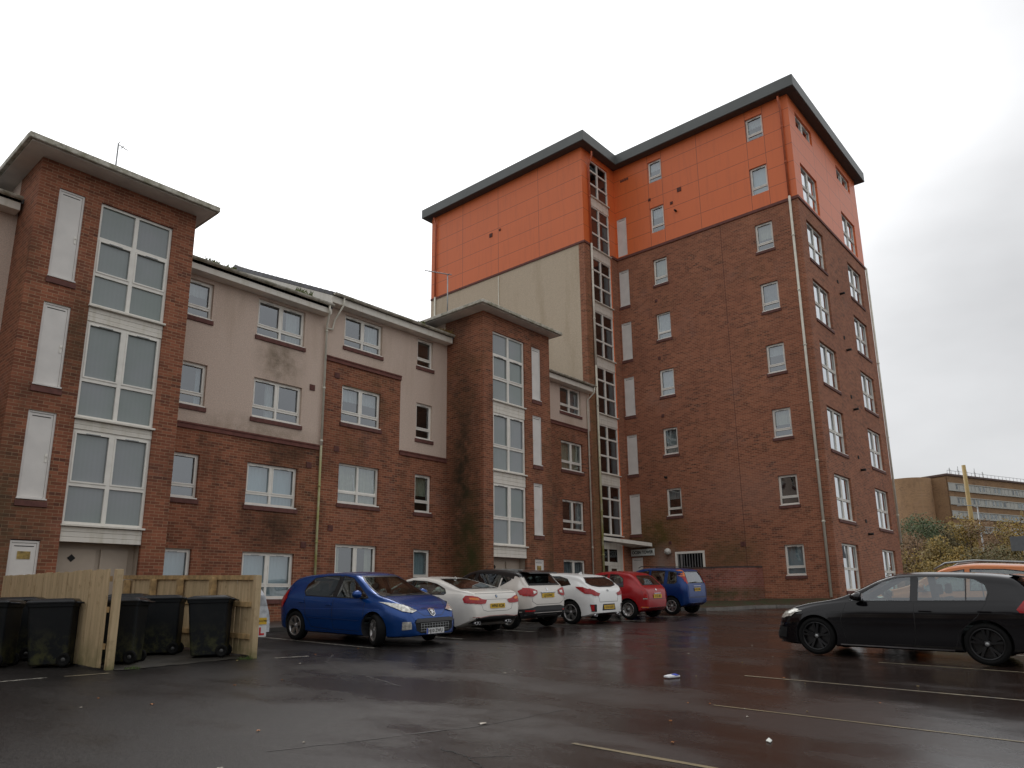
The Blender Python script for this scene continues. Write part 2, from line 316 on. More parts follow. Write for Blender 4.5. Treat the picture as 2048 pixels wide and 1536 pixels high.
M_metal=plain('galvanised',(.35,.36,.36),.45,metal=.6,var=.1)
# ------------------------------------------------------------------ ground
GA,GB,GH=.0255,.02834,1.43
def sm(v,lo,hi):
    # linear inside, eased flat outside
    return max(lo,min(hi,v))
def gz(x,y): return -GH+GA*sm(x,-14,33)+GB*sm(y,-14,21)
def grid_sheet(x0,x1,y0,y1,nx,ny,off,xs=None,ys=None):
    xs=xs or [x0+(x1-x0)*i/nx for i in range(nx+1)]; ys=ys or [y0+(y1-y0)*i/ny for i in range(ny+1)]
    bm=bmesh.new(); V=[[bm.verts.new((x,y,gz(x,y)+off)) for y in ys] for x in xs]
    for i in range(len(xs)-1):
        for j in range(len(ys)-1):
            f=bm.faces.new((V[i][j],V[i+1][j],V[i+1][j+1],V[i][j+1])); f.smooth=True
    mb=MB(); mb.bm.free(); mb.bm=bm; return mb
def asphalt():
    m,nt,p,L=mat('wet_asphalt'); g=nd(nt,'ShaderNodeNewGeometry'); P=g.outputs['Position']; s=nd(nt,'ShaderNodeSeparateXYZ'); L(P,s.inputs[0])
    c=mixc(nt,L,noise(nt,L,P,32,6,.75,.38,.62,0,1),(.004,.0036,.0036),(.037,.033,.031))
    c=mixc(nt,L,noise(nt,L,P,.35,5,.6,.4,.65,0,.6),c,(.014,.012,.0115))
    c=mixc(nt,L,noise(nt,L,P,140,2,.6,.68,.74,0,.7),c,(.18,.17,.16))
    # tower's red-brown reflection tinted into the colour towards the right hand side
    r=nd(nt,'ShaderNodeMath',operation='SUBTRACT'); L(s.outputs['X'],r.inputs[0]); L(s.outputs['Y'],r.inputs[1])
    rr=nd(nt,'ShaderNodeMapRange'); L(r.outputs[0],rr.inputs[0]); rr.inputs[1].default_value=-2; rr.inputs[2].default_value=5; rr.inputs[3].default_value=0; rr.inputs[4].default_value=.55
    c=mixc(nt,L,mul(nt,L,rr.outputs[0],noise(nt,L,P,.6,5,.6,.3,.65,.5,1)),c,(.034,.018,.013))
    L(c,p.inputs['Base Color'])
    mp=nd(nt,'ShaderNodeMapping'); L(P,mp.inputs[0]); mp.inputs['Scale'].default_value=(1,.45,1)
    w=noise(nt,L,mp.outputs[0],.55,6,.62,.42,.60,.34,.07)
    rg=nd(nt,'ShaderNodeMapRange'); L(r.outputs[0],rg.inputs[0]); rg.inputs[1].default_value=-5; rg.inputs[2].default_value=5; rg.inputs[3].default_value=.22; rg.inputs[4].default_value=0.0
    ad=nd(nt,'ShaderNodeMath',operation='ADD'); L(w,ad.inputs[0]); L(rg.outputs[0],ad.inputs[1]); L(ad.outputs[0],p.inputs['Roughness'])
    sl=nd(nt,'ShaderNodeMapRange'); L(r.outputs[0],sl.inputs[0]); sl.inputs[1].default_value=-6; sl.inputs[2].default_value=5; sl.inputs[3].default_value=.13; sl.inputs[4].default_value=.5; L(sl.outputs[0],p.inputs['Specular IOR Level'])
    n=nd(nt,'ShaderNodeTexNoise'); n.inputs['Scale'].default_value=42; n.inputs['Detail'].default_value=6; n.inputs['Roughness'].default_value=.7; L(P,n.inputs['Vector'])
    b=nd(nt,'ShaderNodeBump'); bs=nd(nt,'ShaderNodeMapRange'); L(r.outputs[0],bs.inputs[0]); bs.inputs[1].default_value=-5; bs.inputs[2].default_value=4; bs.inputs[3].default_value=.75; bs.inputs[4].default_value=.16; L(bs.outputs[0],b.inputs['Strength']); b.inputs['Distance'].default_value=.008; L(n.outputs['Fac'],b.inputs['Height'])
    n2=nd(nt,'ShaderNodeTexNoise'); n2.inputs['Scale'].default_value=1.3; n2.inputs['Detail'].default_value=3; L(P,n2.inputs['Vector'])
    b2=nd(nt,'ShaderNodeBump'); b2.inputs['Strength'].default_value=.25; b2.inputs['Distance'].default_value=.03; L(n2.outputs['Fac'],b2.inputs['Height']); L(b.outputs[0],b2.inputs['Normal']); L(b2.outputs[0],p.inputs['Normal'])
    return m
M_asph=asphalt()
xs=[-400,-120,-40,-14]+[-14+47*i/24 for i in range(1,25)]+[60,110,220,500,900]
ys=[-400,-120,-40,-14]+[-14+35*i/20 for i in range(1,21)]+[40,80,160,400,900]
tag(grid_sheet(0,0,0,0,0,0,0,xs,ys).build('ground',M_asph),kind='structure')
def worn(name,col,amt=(.42,.6)):
    m,nt,p,L=mat(name); g=nd(nt,'ShaderNodeNewGeometry'); P=g.outputs['Position']
    f=noise(nt,L,P,7,7,.72,amt[0],amt[1],0,1)
    L(mixc(nt,L,f,col,(.045,.04,.038)),p.inputs['Base Color']); p.inputs['Roughness'].default_value=.4; return m
M_line=worn('worn_white_paint',(.42,.40,.34))
M_liney=worn('worn_cream_paint',(.27,.23,.15),(.45,.66))
def strip(name,pts,w,m,off=.004,label=None,n=10):
    mb=MB(); P=[Vector((a,b,0)) for a,b in pts]
    for i in range(len(P)-1):
        d=(P[i+1]-P[i]); nn=max(1,int(d.length/.5)); q=Vector((-d.y,d.x,0)).normalized()
        for k in range(nn):
            a=P[i]+d*k/nn; b=P[i]+d*(k+1)/nn; wa=w*(1+random.uniform(-.15,.15))/2
            mb.poly([(p.x,p.y,gz(p.x,p.y)+off) for p in (a-q*wa,b-q*wa,b+q*wa,a+q*wa)])
    o=mb.build(name,m); tag(o,kind='structure'); return o
M_faint=worn('faint_cream_paint',(.20,.16,.09),(.50,.74))
strip('bay_line',[(7.83,-3),(7.83,3.9)],.04,M_faint); strip('bay_line',[(10.23,-3),(10.23,4.6)],.045,M_liney)
strip('bay_line',[(12.93,-3),(12.95,3.6)],.055,M_liney)
strip('bay_line',[(15.4,-3),(15.4,5.4)],.075,M_line)
strip('bay_line',[(5.4,-3),(5.4,4.0)],.06,M_faint)
for x in (9.5,11.95,14.4,16.85,19.3,21.75): strip('bay_line',[(x,11.75),(x+.02,16.6)],.08,M_line)
strip('bay_line',[(2.2,12.30),(4.0,12.15)],.09,M_line); strip('bay_line',[(4.2,12.08),(4.75,11.95)],.07,M_liney)
strip('bay_line',[(7.35,11.75),(7.9,11.55)],.09,M_line); strip('bay_line',[(25.3,12.45),(26.2,12.2)],.08,M_liney)
M_crack=plain('wet_crack',(.006,.0055,.005),.5,var=.5,scale=9,spec=.2)
M_seam=worn('tar_seam',(.010,.009,.0085),(.35,.6))
def crack(pts,w,m=None):
    Q=[]
    for i in range(len(pts)-1):
        for k in range(8):
            t=k/8; Q.append((pts[i][0]*(1-t)+pts[i+1][0]*t+random.uniform(-.02,.02),pts[i][1]*(1-t)+pts[i+1][1]*t+random.uniform(-.02,.02)))
    Q.append(pts[-1])
    mb=MB()
    for i in range(len(Q)-1):
        a=Vector((*Q[i],0)); b=Vector((*Q[i+1],0)); q=Vector((-(b-a).y,(b-a).x,0)).normalized()*w*random.uniform(.3,1)/2
        mb.poly([(p.x,p.y,gz(p.x,p.y)+.003) for p in (a-q,b-q,b+q,a+q)])
    tag(mb.build('crack',m or M_crack),kind='structure')
crack([(8.3,11.4),(7.6,10.6),(7.0,9.3),(6.9,8.6),(6.6,7.6)],.035,M_seam)
crack([(3.6,5.75),(4.6,5.4),(5.5,5.1),(6.6,5.0)],.04,M_seam)
crack([(4.55,4.75),(4.5,4.35),(4.35,4.1),(4.3,3.9)],.022); crack([(4.5,4.35),(4.75,4.1)],.015)
# kerb and verge in front of the tower
M_kerb=plain('kerb_stone',(.17,.155,.14),.6,var=.25,scale=5)
def vergemat():
    m,nt,p,L=mat('verge'); g=nd(nt,'ShaderNodeNewGeometry'); P=g.outputs['Position']
    c=mixc(nt,L,noise(nt,L,P,1.6,7,.7,.42,.6,0,1),(.075,.04,.02),(.045,.06,.018)); c=mixc(nt,L,noise(nt,L,P,25,4,.7,.4,.7,0,.6),c,(.02,.018,.012))
    L(c,p.inputs['Base Color']); p.inputs['Roughness'].default_value=.8
    b=nd(nt,'ShaderNodeBump'); b.inputs['Distance'].default_value=.03; n=nd(nt,'ShaderNodeTexNoise'); n.inputs['Scale'].default_value=22; L(P,n.inputs['Vector']); L(n.outputs['Fac'],b.inputs['Height']); L(b.outputs[0],p.inputs['Normal']); return m
M_verge=vergemat()
K=[(25.2,13.6),(25.5,12.75),(26.4,12.35),(28.2,12.05),(29.2,11.6),(29.65,10.8),(29.75,9.4),(30.2,8.75),(31.5,8.5),(44,8.4)]
mb=MB()
for i in range(len(K)-1):
    a=Vector((*K[i],0)); b=Vector((*K[i+1],0)); d=b-a; n=max(1,round(d.length/.9)); q=Vector((-d.y,d.x,0)).normalized()*.13
    for k in range(n):
        p=a+d*(k+.008)/n; r=a+d*(k+.992)/n
        mb.prism([(v.x,v.y,gz(v.x,v.y)-.05) for v in (p,r,r+q,p+q)],(0,0,.16))
tag(mb.build('kerb',M_kerb),kind='structure')
mb=MB(); W_=[(25.9,16.5),(25.9,16.5),(27,16.0),(29.2,15),(30.7,13.2),(30.95,11.8),(30.95,10.2),(31.2,9.72),(32,9.72),(44,9.72)]
def vz(i,p): return -.02
rows=6
V=[]
for i,k in enumerate(K):
    a=Vector((*k,0)); 
    if i<3: e=Vector((W_[i][0],W_[i][1],0))
    else: e=Vector((W_[i][0],W_[i][1],0))
    za=gz(*k)+.105; ze=max(za,-.0) if i>3 else gz(e.x,e.y)+.2
    V.append([mb.bm.verts.new((a.x+(e.x-a.x)*t,a.y+(e.y-a.y)*t+(.1 if t==0 else 0)*0,za+(ze-za)*t)) for t in [j/rows for j in range(rows+1)]])
for i in range(len(K)-1):
    for j in range(rows):
        f=mb.bm.faces.new((V[i][j],V[i+1][j],V[i+1][j+1],V[i][j+1])); f.smooth=True
tag(mb.build('verge',M_verge),kind='structure')
# paved footway along the foot of the flats
M_pave=plain('wet_paving',(.06,.055,.05),.4,var=.3,scale=3)
mb=MB()
for x in range(-4,28,2): mb.prism([(a,b,gz(a,b)-.05) for a,b in ((x+.004,17.0),(x+1.996,17.0),(x+1.996,19.4),(x+.004,19.4))],(0,0,.15))
tag(mb.build('pavement',M_pave),kind='structure')
# ------------------------------------------------------------------ building kit
def pt(ax,P,u,d,z): return (u,P+d,z) if ax=='Y' else (P+d,u,z)
def bxx(mb,ax,P,u0,u1,d0,d1,z0,z1,mi=0):
    if ax=='Y': mb.box(u0,u1,P+d0,P+d1,z0,z1,mi)
    else: mb.box(P+d0,P+d1,u0,u1,z0,z1,mi)
def wall(mb,ax,P,u0,u1,z0,z1,holes,mf,cuts_u=(),cuts_z=(),depth=.13):
    us=sorted({round(v,4) for v in [u0,u1,*cuts_u]+[h[0] for h in holes]+[h[1] for h in holes] if u0<=v<=u1})
    zs=sorted({round(v,4) for v in [z0,z1,*cuts_z]+[h[2] for h in holes]+[h[3] for h in holes] if z0<=v<=z1})
    for i in range(len(us)-1):
        for j in range(len(zs)-1):
            a,b,c,d=us[i],us[i+1],zs[j],zs[j+1]; u=(a+b)/2; z=(c+d)/2
            if any(h[0]<u<h[1] and h[2]<z<h[3] for h in holes): continue
            m=mf(u,z)
            if m is None: continue
            mb.poly([pt(ax,P,*q) for q in ((a,0,c),(b,0,c),(b,0,d),(a,0,d))],m)
    for h in holes:
        m=mf((h[0]+h[1])/2,h[3]+.02) or 0
        a,b,c,d=h
        for q in (((a,0,c),(a,0,d),(a,depth,d),(a,depth,c)),((b,0,c),(b,0,d),(b,depth,d),(b,depth,c)),((a,0,d),(b,0,d),(b,depth,d),(a,depth,d)),((a,0,c),(b,0,c),(b,depth,c),(a,depth,c))):
            mb.poly([pt(ax,P,*w) for w in q],m)
def curtain(par,ax,P,u0,u1,z0,z1,kind,d=.26,name='curtain'):
    mb=MB(); n=max(6,int((u1-u0)/.035)); ph=random.random()*6; V=[]
    amp=.004 if kind=='blue' else .02
    for i in range(n+1):
        u=u0+(u1-u0)*i/n; dd=d+amp*math.sin(i*1.9+ph)+amp*.6*math.sin(i*.83+ph)
        V.append((mb.bm.verts.new(pt(ax,P,u,dd,z0)),mb.bm.verts.new(pt(ax,P,u,dd,z1))))
    for i in range(n): mb.bm.faces.new((V[i][0],V[i+1][0],V[i+1][1],V[i][1]))
    return mb.build(name,M_curt[kind],par,fix=False)
def window(par,ax,P,u0,u1,z0,z1,cols=2,cur=None,gl=None,tr=.27,sill=True,depth=.09,fw=.055,kind='low',sash=None):
    mb=MB(); d0,d1=depth,depth+.07
    bxx(mb,ax,P,u0,u0+fw,d0,d1,z0,z1); bxx(mb,ax,P,u1-fw,u1,d0,d1,z0,z1)
    bxx(mb,ax,P,u0+fw,u1-fw,d0,d1,z0,z0+fw); bxx(mb,ax,P,u0+fw,u1-fw,d0,d1,z1-fw,z1)
    zt=z0+(z1-z0)*tr; cw=(u1-u0)/cols
    ms=[u0+cw*i for i in range(1,cols)]
    for m in ms: bxx(mb,ax,P,m-.035,m+.035,d0-.002,d1,z0+fw,z1-fw)
    e=[u0+fw]+[x for m in ms for x in (m-.035,m+.035)]+[u1-fw]
    for i in range(cols):
        a,b=e[2*i],e[2*i+1]
        if tr: bxx(mb,ax,P,a,b,d0+.003,d1,zt-.032,zt+.032)
        # opening sash inside each upper light
        top=z1-fw; lo=(zt+.032) if tr else z0+fw; s=.034
        if sash is not None and i in sash: continue
        bxx(mb,ax,P,a,a+s,d0-.012,d0+.03,lo,top); bxx(mb,ax,P,b-s,b,d0-.012,d0+.03,lo,top)
        bxx(mb,ax,P,a+s,b-s,d0-.012,d0+.03,lo,lo+s); bxx(mb,ax,P,a+s,b-s,d0-.012,d0+.03,top-s,top)
        um=(a+b)/2; bxx(mb,ax,P,um-.12,um+.12,d0-.022,d0-.012,top-.028,top-.012,1)   # trickle vent
    w=mb.build('window',[M_white,M_metal],par)
    if sash is not None:
        for i in sash:
            a,b=e[2*i],e[2*i+1]; top=z1-fw; lo=(zt+.032) if tr else z0+fw; s=.04; h=top-lo; mb=MB()
            def tilt(u,zz,dd): 
                return pt(ax,P,u,d0+.03+dd+.20*(zz-lo)/h,zz)
            def bar(ua,ub,za,zb):
                v=[mb.bm.verts.new(tilt(*q)) for q in ((ua,za,0),(ub,za,0),(ub,za,.04),(ua,za,.04),(ua,zb,0),(ub,zb,0),(ub,zb,.04),(ua,zb,.04))]
                for f in ((0,3,2,1),(4,5,6,7),(0,1,5,4),(1,2,6,5),(2,3,7,6),(3,0,4,7)): mb.bm.faces.new([v[k] for k in f])
            bar(a,a+s,lo,top); bar(b-s,b,lo,top); bar(a+s,b-s,lo,lo+s); bar(a+s,b-s,top-s,top)
            mb.build('tilted_sash',M_white,w)
    mb=MB(); mb.poly([pt(ax,P,*q) for q in ((u0+fw,d0+.045,z0+fw),(u1-fw,d0+.045,z0+fw),(u1-fw,d0+.045,z1-fw),(u0+fw,d0+.045,z1-fw))])
    mb.build('pane',gl or M_glass,w)
    if sill:
        mb=MB(); bxx(mb,ax,P,u0-.05,u1+.05,-.045,.1,z0-.16,z0-.035); mb.build('sill',M_sill,w,bevel=.006)
        mb=MB(); bxx(mb,ax,P,u0-.01,u1+.01,-.02,.1,z0-.032,z0-.002); mb.build('sill',M_white,w)
    if cur:
        k,mode=cur if isinstance(cur,tuple) else (cur,'full')
        if mode=='full': curtain(w,ax,P,u0+.02,u1-.02,z0+.02,z1-.02,k,name='blind' if k=='blue' else 'curtain')
        elif mode=='top': curtain(w,ax,P,u0+.02,u1-.02,z0+(z1-z0)*.45,z1-.02,k,name='blind')
        elif mode=='band': curtain(w,ax,P,u0+.02,u1-.02,z0+(z1-z0)*.62,z1-.02,k,name='blind')
        elif mode=='sides':
            q=(u1-u0)*.2; curtain(w,ax,P,u0+.02,u0+q,z0+.02,z1-.02,k); curtain(w,ax,P,u1-q,u1-.02,z0+.02,z1-.02,k)
        elif mode=='right': curtain(w,ax,P,u1-(u1-u0)*.33,u1-.02,z0+.02,z1-.02,k)
        elif mode=='mid': curtain(w,ax,P,u0+(u1-u0)*.33,u0+(u1-u0)*.55,z0+.02,z1-.02,k)
    return w
def cupboard(par,ax,P,u0,u1,z0,z1,hside=1,sign=False,sill=True):
    mb=MB(); f=.045
    bxx(mb,ax,P,u0,u0+f,.03,.09,z0,z1); bxx(mb,ax,P,u1-f,u1,.03,.09,z0,z1); bxx(mb,ax,P,u0+f,u1-f,.03,.09,z1-f,z1); bxx(mb,ax,P,u0+f,u1-f,.03,.09,z0,z0+f)
    bxx(mb,ax,P,u0+f+.004,u1-f-.004,.045,.08,z0+f+.004,z1-f-.006)
    if sill: bxx(mb,ax,P,u0-.012,u1+.012,-.03,.03,z0-.002,z0+.03)
    d=mb.build('cupboard_door',M_door,par,bevel=.003)
    mb=MB(); bxx(mb,ax,P,u0+f+.05,u1-f-.05,.038,.045,z1-f-.075,z1-f-.06); mb.build('vent_slot',M_dark,d)
    zh=(z0+z1)/2-.05; uh=u1-f-.05 if hside>0 else u0+f+.05
    mb=MB(); bxx(mb,ax,P,uh-.022,uh+.022,.03,.045,zh-.09,zh+.09); bxx(mb,ax,P,uh-.012-.05*hside*0,uh+.012,.0,.03,zh+.02,zh+.05); mb.build('handle',M_white,d,bevel=.003)
    if sill:
        mb=MB(); bxx(mb,ax,P,u0-.03,u1+.03,-.035,.05,z0-.15,z0-.03); mb.build('sill',M_sill,d,bevel=.006)
    if sign:
        um=(u0+u1)/2; mb=MB(); bxx(mb,ax,P,um-.11,um+.13,.036,.045,z1-.38,z1-.22); mb.build('warning_sign',plain('faded_sign',(.32,.22,.06),.6,var=.5,scale=14),d)
    return d
def stairlight(par,ax,P,u0,u1,z0,z1,zs,gl,mul_at=.5,depth=.06,name='stair_window',sub=True):
    mb=MB(); f=.06; d0,d1=depth,depth+.08
    bxx(mb,ax,P,u0,u0+f,d0,d1,z0,z1); bxx(mb,ax,P,u1-f,u1,d0,d1,z0,z1); bxx(mb,ax,P,u0+f,u1-f,d0,d1,z0,z0+f); bxx(mb,ax,P,u0+f,u1-f,d0,d1,z1-f,z1)
    um=u0+(u1-u0)*mul_at; bxx(mb,ax,P,um-.045,um+.045,d0-.002,d1,z0+f,z1-f)
    for z in zs:
        bxx(mb,ax,P,u0+f,um-.045,d0+.004,d1,z-.04,z+.04); bxx(mb,ax,P,um+.045,u1-f,d0+.004,d1,z-.04,z+.04)
    if sub:   # opening light in the row above the bottom one
        lo=zs[0]+.04; hi=(zs[1]-.04) if len(zs)>1 else z1-f
        for a,b in ((u0+f,um-.045),(um+.045,u1-f)):
            s=.035; bxx(mb,ax,P,a,a+s,d0-.015,d0+.03,lo,hi); bxx(mb,ax,P,b-s,b,d0-.015,d0+.03,lo,hi); bxx(mb,ax,P,a+s,b-s,d0-.015,d0+.03,lo,lo+s); bxx(mb,ax,P,a+s,b-s,d0-.015,d0+.03,hi-s,hi)
            c=(a+b)/2; bxx(mb,ax,P,c-.15,c+.15,d0-.03,d0-.015,hi-.032,hi-.012,1)
    w=mb.build(name,[M_white,M_metal],par)
    mb=MB(); mb.poly([pt(ax,P,*q) for q in ((u0+f,d0+.05,z0+f),(u1-f,d0+.05,z0+f),(u1-f,d0+.05,z1-f),(u0+f,d0+.05,z1-f))]); mb.build('pane',gl,w)
    mb=MB(); bxx(mb,ax,P,u0-.02,u1+.03,-.06,.06,z0-.045,z0-.003); mb.build('sill',M_board,w,bevel=.004)
    return w
def spandrel(par,ax,P,u0,u1,z0,z1,name='spandrel_panel'):
    mb=MB(); n=max(1,round((z1-z0)/.12))
    for i in range(n):
        a=z0+(z1-z0)*i/n; b=z0+(z1-z0)*(i+1)/n; bxx(mb,ax,P,u0,u1,.03+.004*(i%2),.1,a+.002,b-.003)
    return mb.build(name,M_board,par,bevel=.004)
def pipe(par,pts,r,m,name='downpipe',brackets=()):
    mb=MB(); mb.tube(pts,r,10)
    for z in brackets:
        x,y=None,None
        for a,b in zip(pts[:-1],pts[1:]):
            if min(a[2],b[2])<=z<=max(a[2],b[2]):
                t=(z-a[2])/(b[2]-a[2]) if b[2]!=a[2] else 0; x=a[0]+(b[0]-a[0])*t; y=a[1]+(b[1]-a[1])*t
        if x is not None: mb.lathe([(r,-.03),(r*1.35,-.028),(r*1.35,.028),(r,.03)],(x,y,z),'z',10)
    return mb.build(name,m,par)
# ------------------------------------------------------------------ low block of flats
YF=19.16
flats=empty('apartment_building',(5,YF,gz(5,YF)),'long four storey block of red brick and pebbledash flats with two projecting stair towers','building')
flats.location=(0,0,0)
# windows  (u0,u1,z0,z1,cols,curtain)
LW=[
 (10.76,12.38,7.78,8.92,2,('net','right')),(10.78,12.40,5.29,6.46,2,('net','mid')),(10.76,12.40,2.75,3.94,2,'blue'),(10.80,12.44,.16,1.42,2,'blue'),
 (8.42,9.36,7.80,8.86,1,('net','band')),(8.42,9.36,5.28,6.46,1,('blue','sides')),(8.42,9.36,2.76,3.94,1,None),(8.42,9.36,.16,1.42,1,'blue'),
 (13.88,15.46,8.25,9.33,2,('net','right')),(13.88,15.48,5.68,6.90,2,('net','band')),(13.88,15.50,3.08,4.33,2,'cream'),(13.88,15.50,.52,1.78,2,('cream','sides')),
 (17.08,17.85,8.33,9.36,1,None),(17.08,17.85,5.66,6.94,1,None),(17.08,17.85,3.06,4.36,1,('cream','top')),(17.08,17.85,.52,1.76,1,'blue'),
 (25.58,27.17,8.27,9.45,2,('grey','right')),(25.58,27.20,5.64,6.93,2,'cream'),(25.58,27.18,3.0,4.30,2,('net','sides')),(25.55,27.15,.5,1.71,2,'grey')]
def lowmat(u,z):
    if 4.48<u<8.05 or 18.57<u<22.43: return None
    if z>(9.05 if u<13.1 else 9.5): return None
    if u<4.48: return 1 if z>4.75 else 0
    if u<13.15: return 1 if z>4.75 else 0
    if u<16.33: return 1 if z>7.7 else 0
    if u<18.57: return 1 if z>5.07 else 0
    return 1 if z>7.68 else 0
mb=MB(); holes=[(w[0],w[1],w[2],w[3]) for w in LW]
wall(mb,'Y',YF,-8,27.88,-1.2,9.8,holes,lowmat,(4.48,8.05,13.15,16.33,18.57,22.43),(4.75,7.7,5.07,7.68,9.05,9.5))
mb.poly([(27.88,YF,-1.2),(27.88,YF,9.8),(27.88,19.2,9.8),(27.88,19.2,-1.2)])
mb.box(-8,-7.9,YF,31,-1.2,9.2); mb.box(-8,27.85,30.9,31,-1.2,9.3)
mb.build('wall',[M_brick,M_peb],flats)
# render panels stand slightly proud of the brick, over a brown bell-cast strip
def band(u0,u1,z):
    mb=MB(); mb.prism([(u0,YF-.05,z-.17),(u0,YF-.05,z-.055),(u0,YF-.075,z-.055),(u0,YF-.075,z-.012),(u0,YF-.001,z-.012),(u0,YF-.001,z-.17)],(u1-u0,0,0)); mb.build('string_course',M_band,flats)
band(8.06,13.1,4.78); band(-8,4.47,4.78); band(13.2,16.33,7.74); band(16.34,18.56,5.10); band(22.44,27.7,7.72)
for i,w in enumerate(LW):
    window(flats,'Y',YF,w[0],w[1],w[2],w[3],w[4],w[5],sash=(0,1) if i==10 else None)
mb=MB(); mb.box(-7.8,27.6,YF+.9,YF+1,-1.2,9.1)
for z in (-.9,1.95,4.5,7.05): mb.box(-7.8,27.6,YF+.2,YF+.9,z-.1,z)
for x in (4.6,9.9,13.3,16.3,18.5,22.6,24.9): mb.box(x,x+.1,YF+.2,YF+.9,-1.2,9.1)
mb.build('interior',M_interior,flats)
# roofs
def roof(x0,x1,ze,name='roof',pz=.46,st=.035):
    y0,yr=YF-.36,25.2; n=21; prof=[]
    for i in range(n):
        y=y0+(yr-y0)*i/n; z=ze+(y-y0)*pz; prof+=[(y,z),(y+.001,z+st)]
    zr=ze+(yr-y0)*pz; prof+=[(yr,zr+.08),(31.5,ze),(31.5,ze-.12),(yr,zr-.14),(y0,ze-.10)]
    mb=MB(); mb.prism([(x0,y,z) for y,z in prof],(x1-x0,0,0)); return mb.build(name,M_slate,flats)
roof(-8,13.12,9.26,pz=.43,st=.015); roof(13.05,22.6,9.74); roof(22.44,27.86,9.78)
mb=MB()   # white barge board below the exposed tile verge
y0,yr=YF-.36,25.2; z0,zr=9.74,9.74+(yr-y0)*.46
mb.prism([(13.06,y0,z0-.11),(13.06,yr,zr-.15),(13.06,yr,zr-.42),(13.06,y0,z0-.42)],(.05,0,0)); mb.build('barge_board',M_board,flats)
def eaves(x0,x1,z):
    mb=MB(); mb.box(x0,x1,YF-.36,YF-.33,z-.30,z-.04); mb.build('fascia_board',M_fascia,flats,bevel=.004)
    mb=MB(); mb.box(x0,x1,YF-.33,YF-.002,z-.30,z-.27); mb.build('soffit',M_soffit,flats)
    mb=MB(); n=8; pr=[(YF-.44+.075*math.cos(t),z-.0+.075*math.sin(t)) for t in [math.pi+math.pi*k/n for k in range(n+1)]]
    inn=[(YF-.44+.06*math.cos(t),z+.06*math.sin(t)) for t in [2*math.pi-math.pi*k/n for k in range(n+1)]]
    mb.prism([(x0,a,b) for a,b in pr+inn],(x1-x0,0,0)); mb.build('gutter',M_gut,flats)
eaves(-8,4.4,9.27); eaves(8.08,13.10,9.29); eaves(13.115,18.5,9.72); eaves(22.5,27.82,9.76)
pipe(flats,[(12.95,YF-.44,9.22),(12.98,YF-.42,9.0),(13.13,YF-.08,8.7),(13.13,YF-.08,4.75)],.036,M_pipe,brackets=(8.5,6.6,4.9))
pipe(flats,[(13.13,YF-.08,4.75),(13.13,YF-.08,-.8)],.036,M_mpipe,brackets=(3.5,1.8))
pipe(flats,[(13.5,YF-.44,9.66),(13.5,YF-.42,9.4),(13.42,YF-.07,8.95),(13.36,YF-.07,8.62),(13.13,YF-.08,8.6)],.03,M_pipe)
pipe(flats,[(27.7,YF-.44,9.7),(27.7,YF-.42,9.45),(27.62,YF-.07,9.1),(27.62,YF-.07,-.7)],.036,M_pipe,brackets=(8.6,6.5,4.4,2.3))
for (u,z) in ((12.75,6.55),(12.77,4.1),(12.72,1.7),(13.65,7.15),(13.75,4.75),(13.65,2.25)):
    mb=MB(); mb.box(u-.09,u+.09,YF-.03,YF,z-.09,z+.09)
    for k in range(4): mb.box(u-.08,u+.08,YF-.036,YF-.031,z-.07+k*.04,z-.055+k*.04)
    mb.build('air_vent',M_sill,flats)
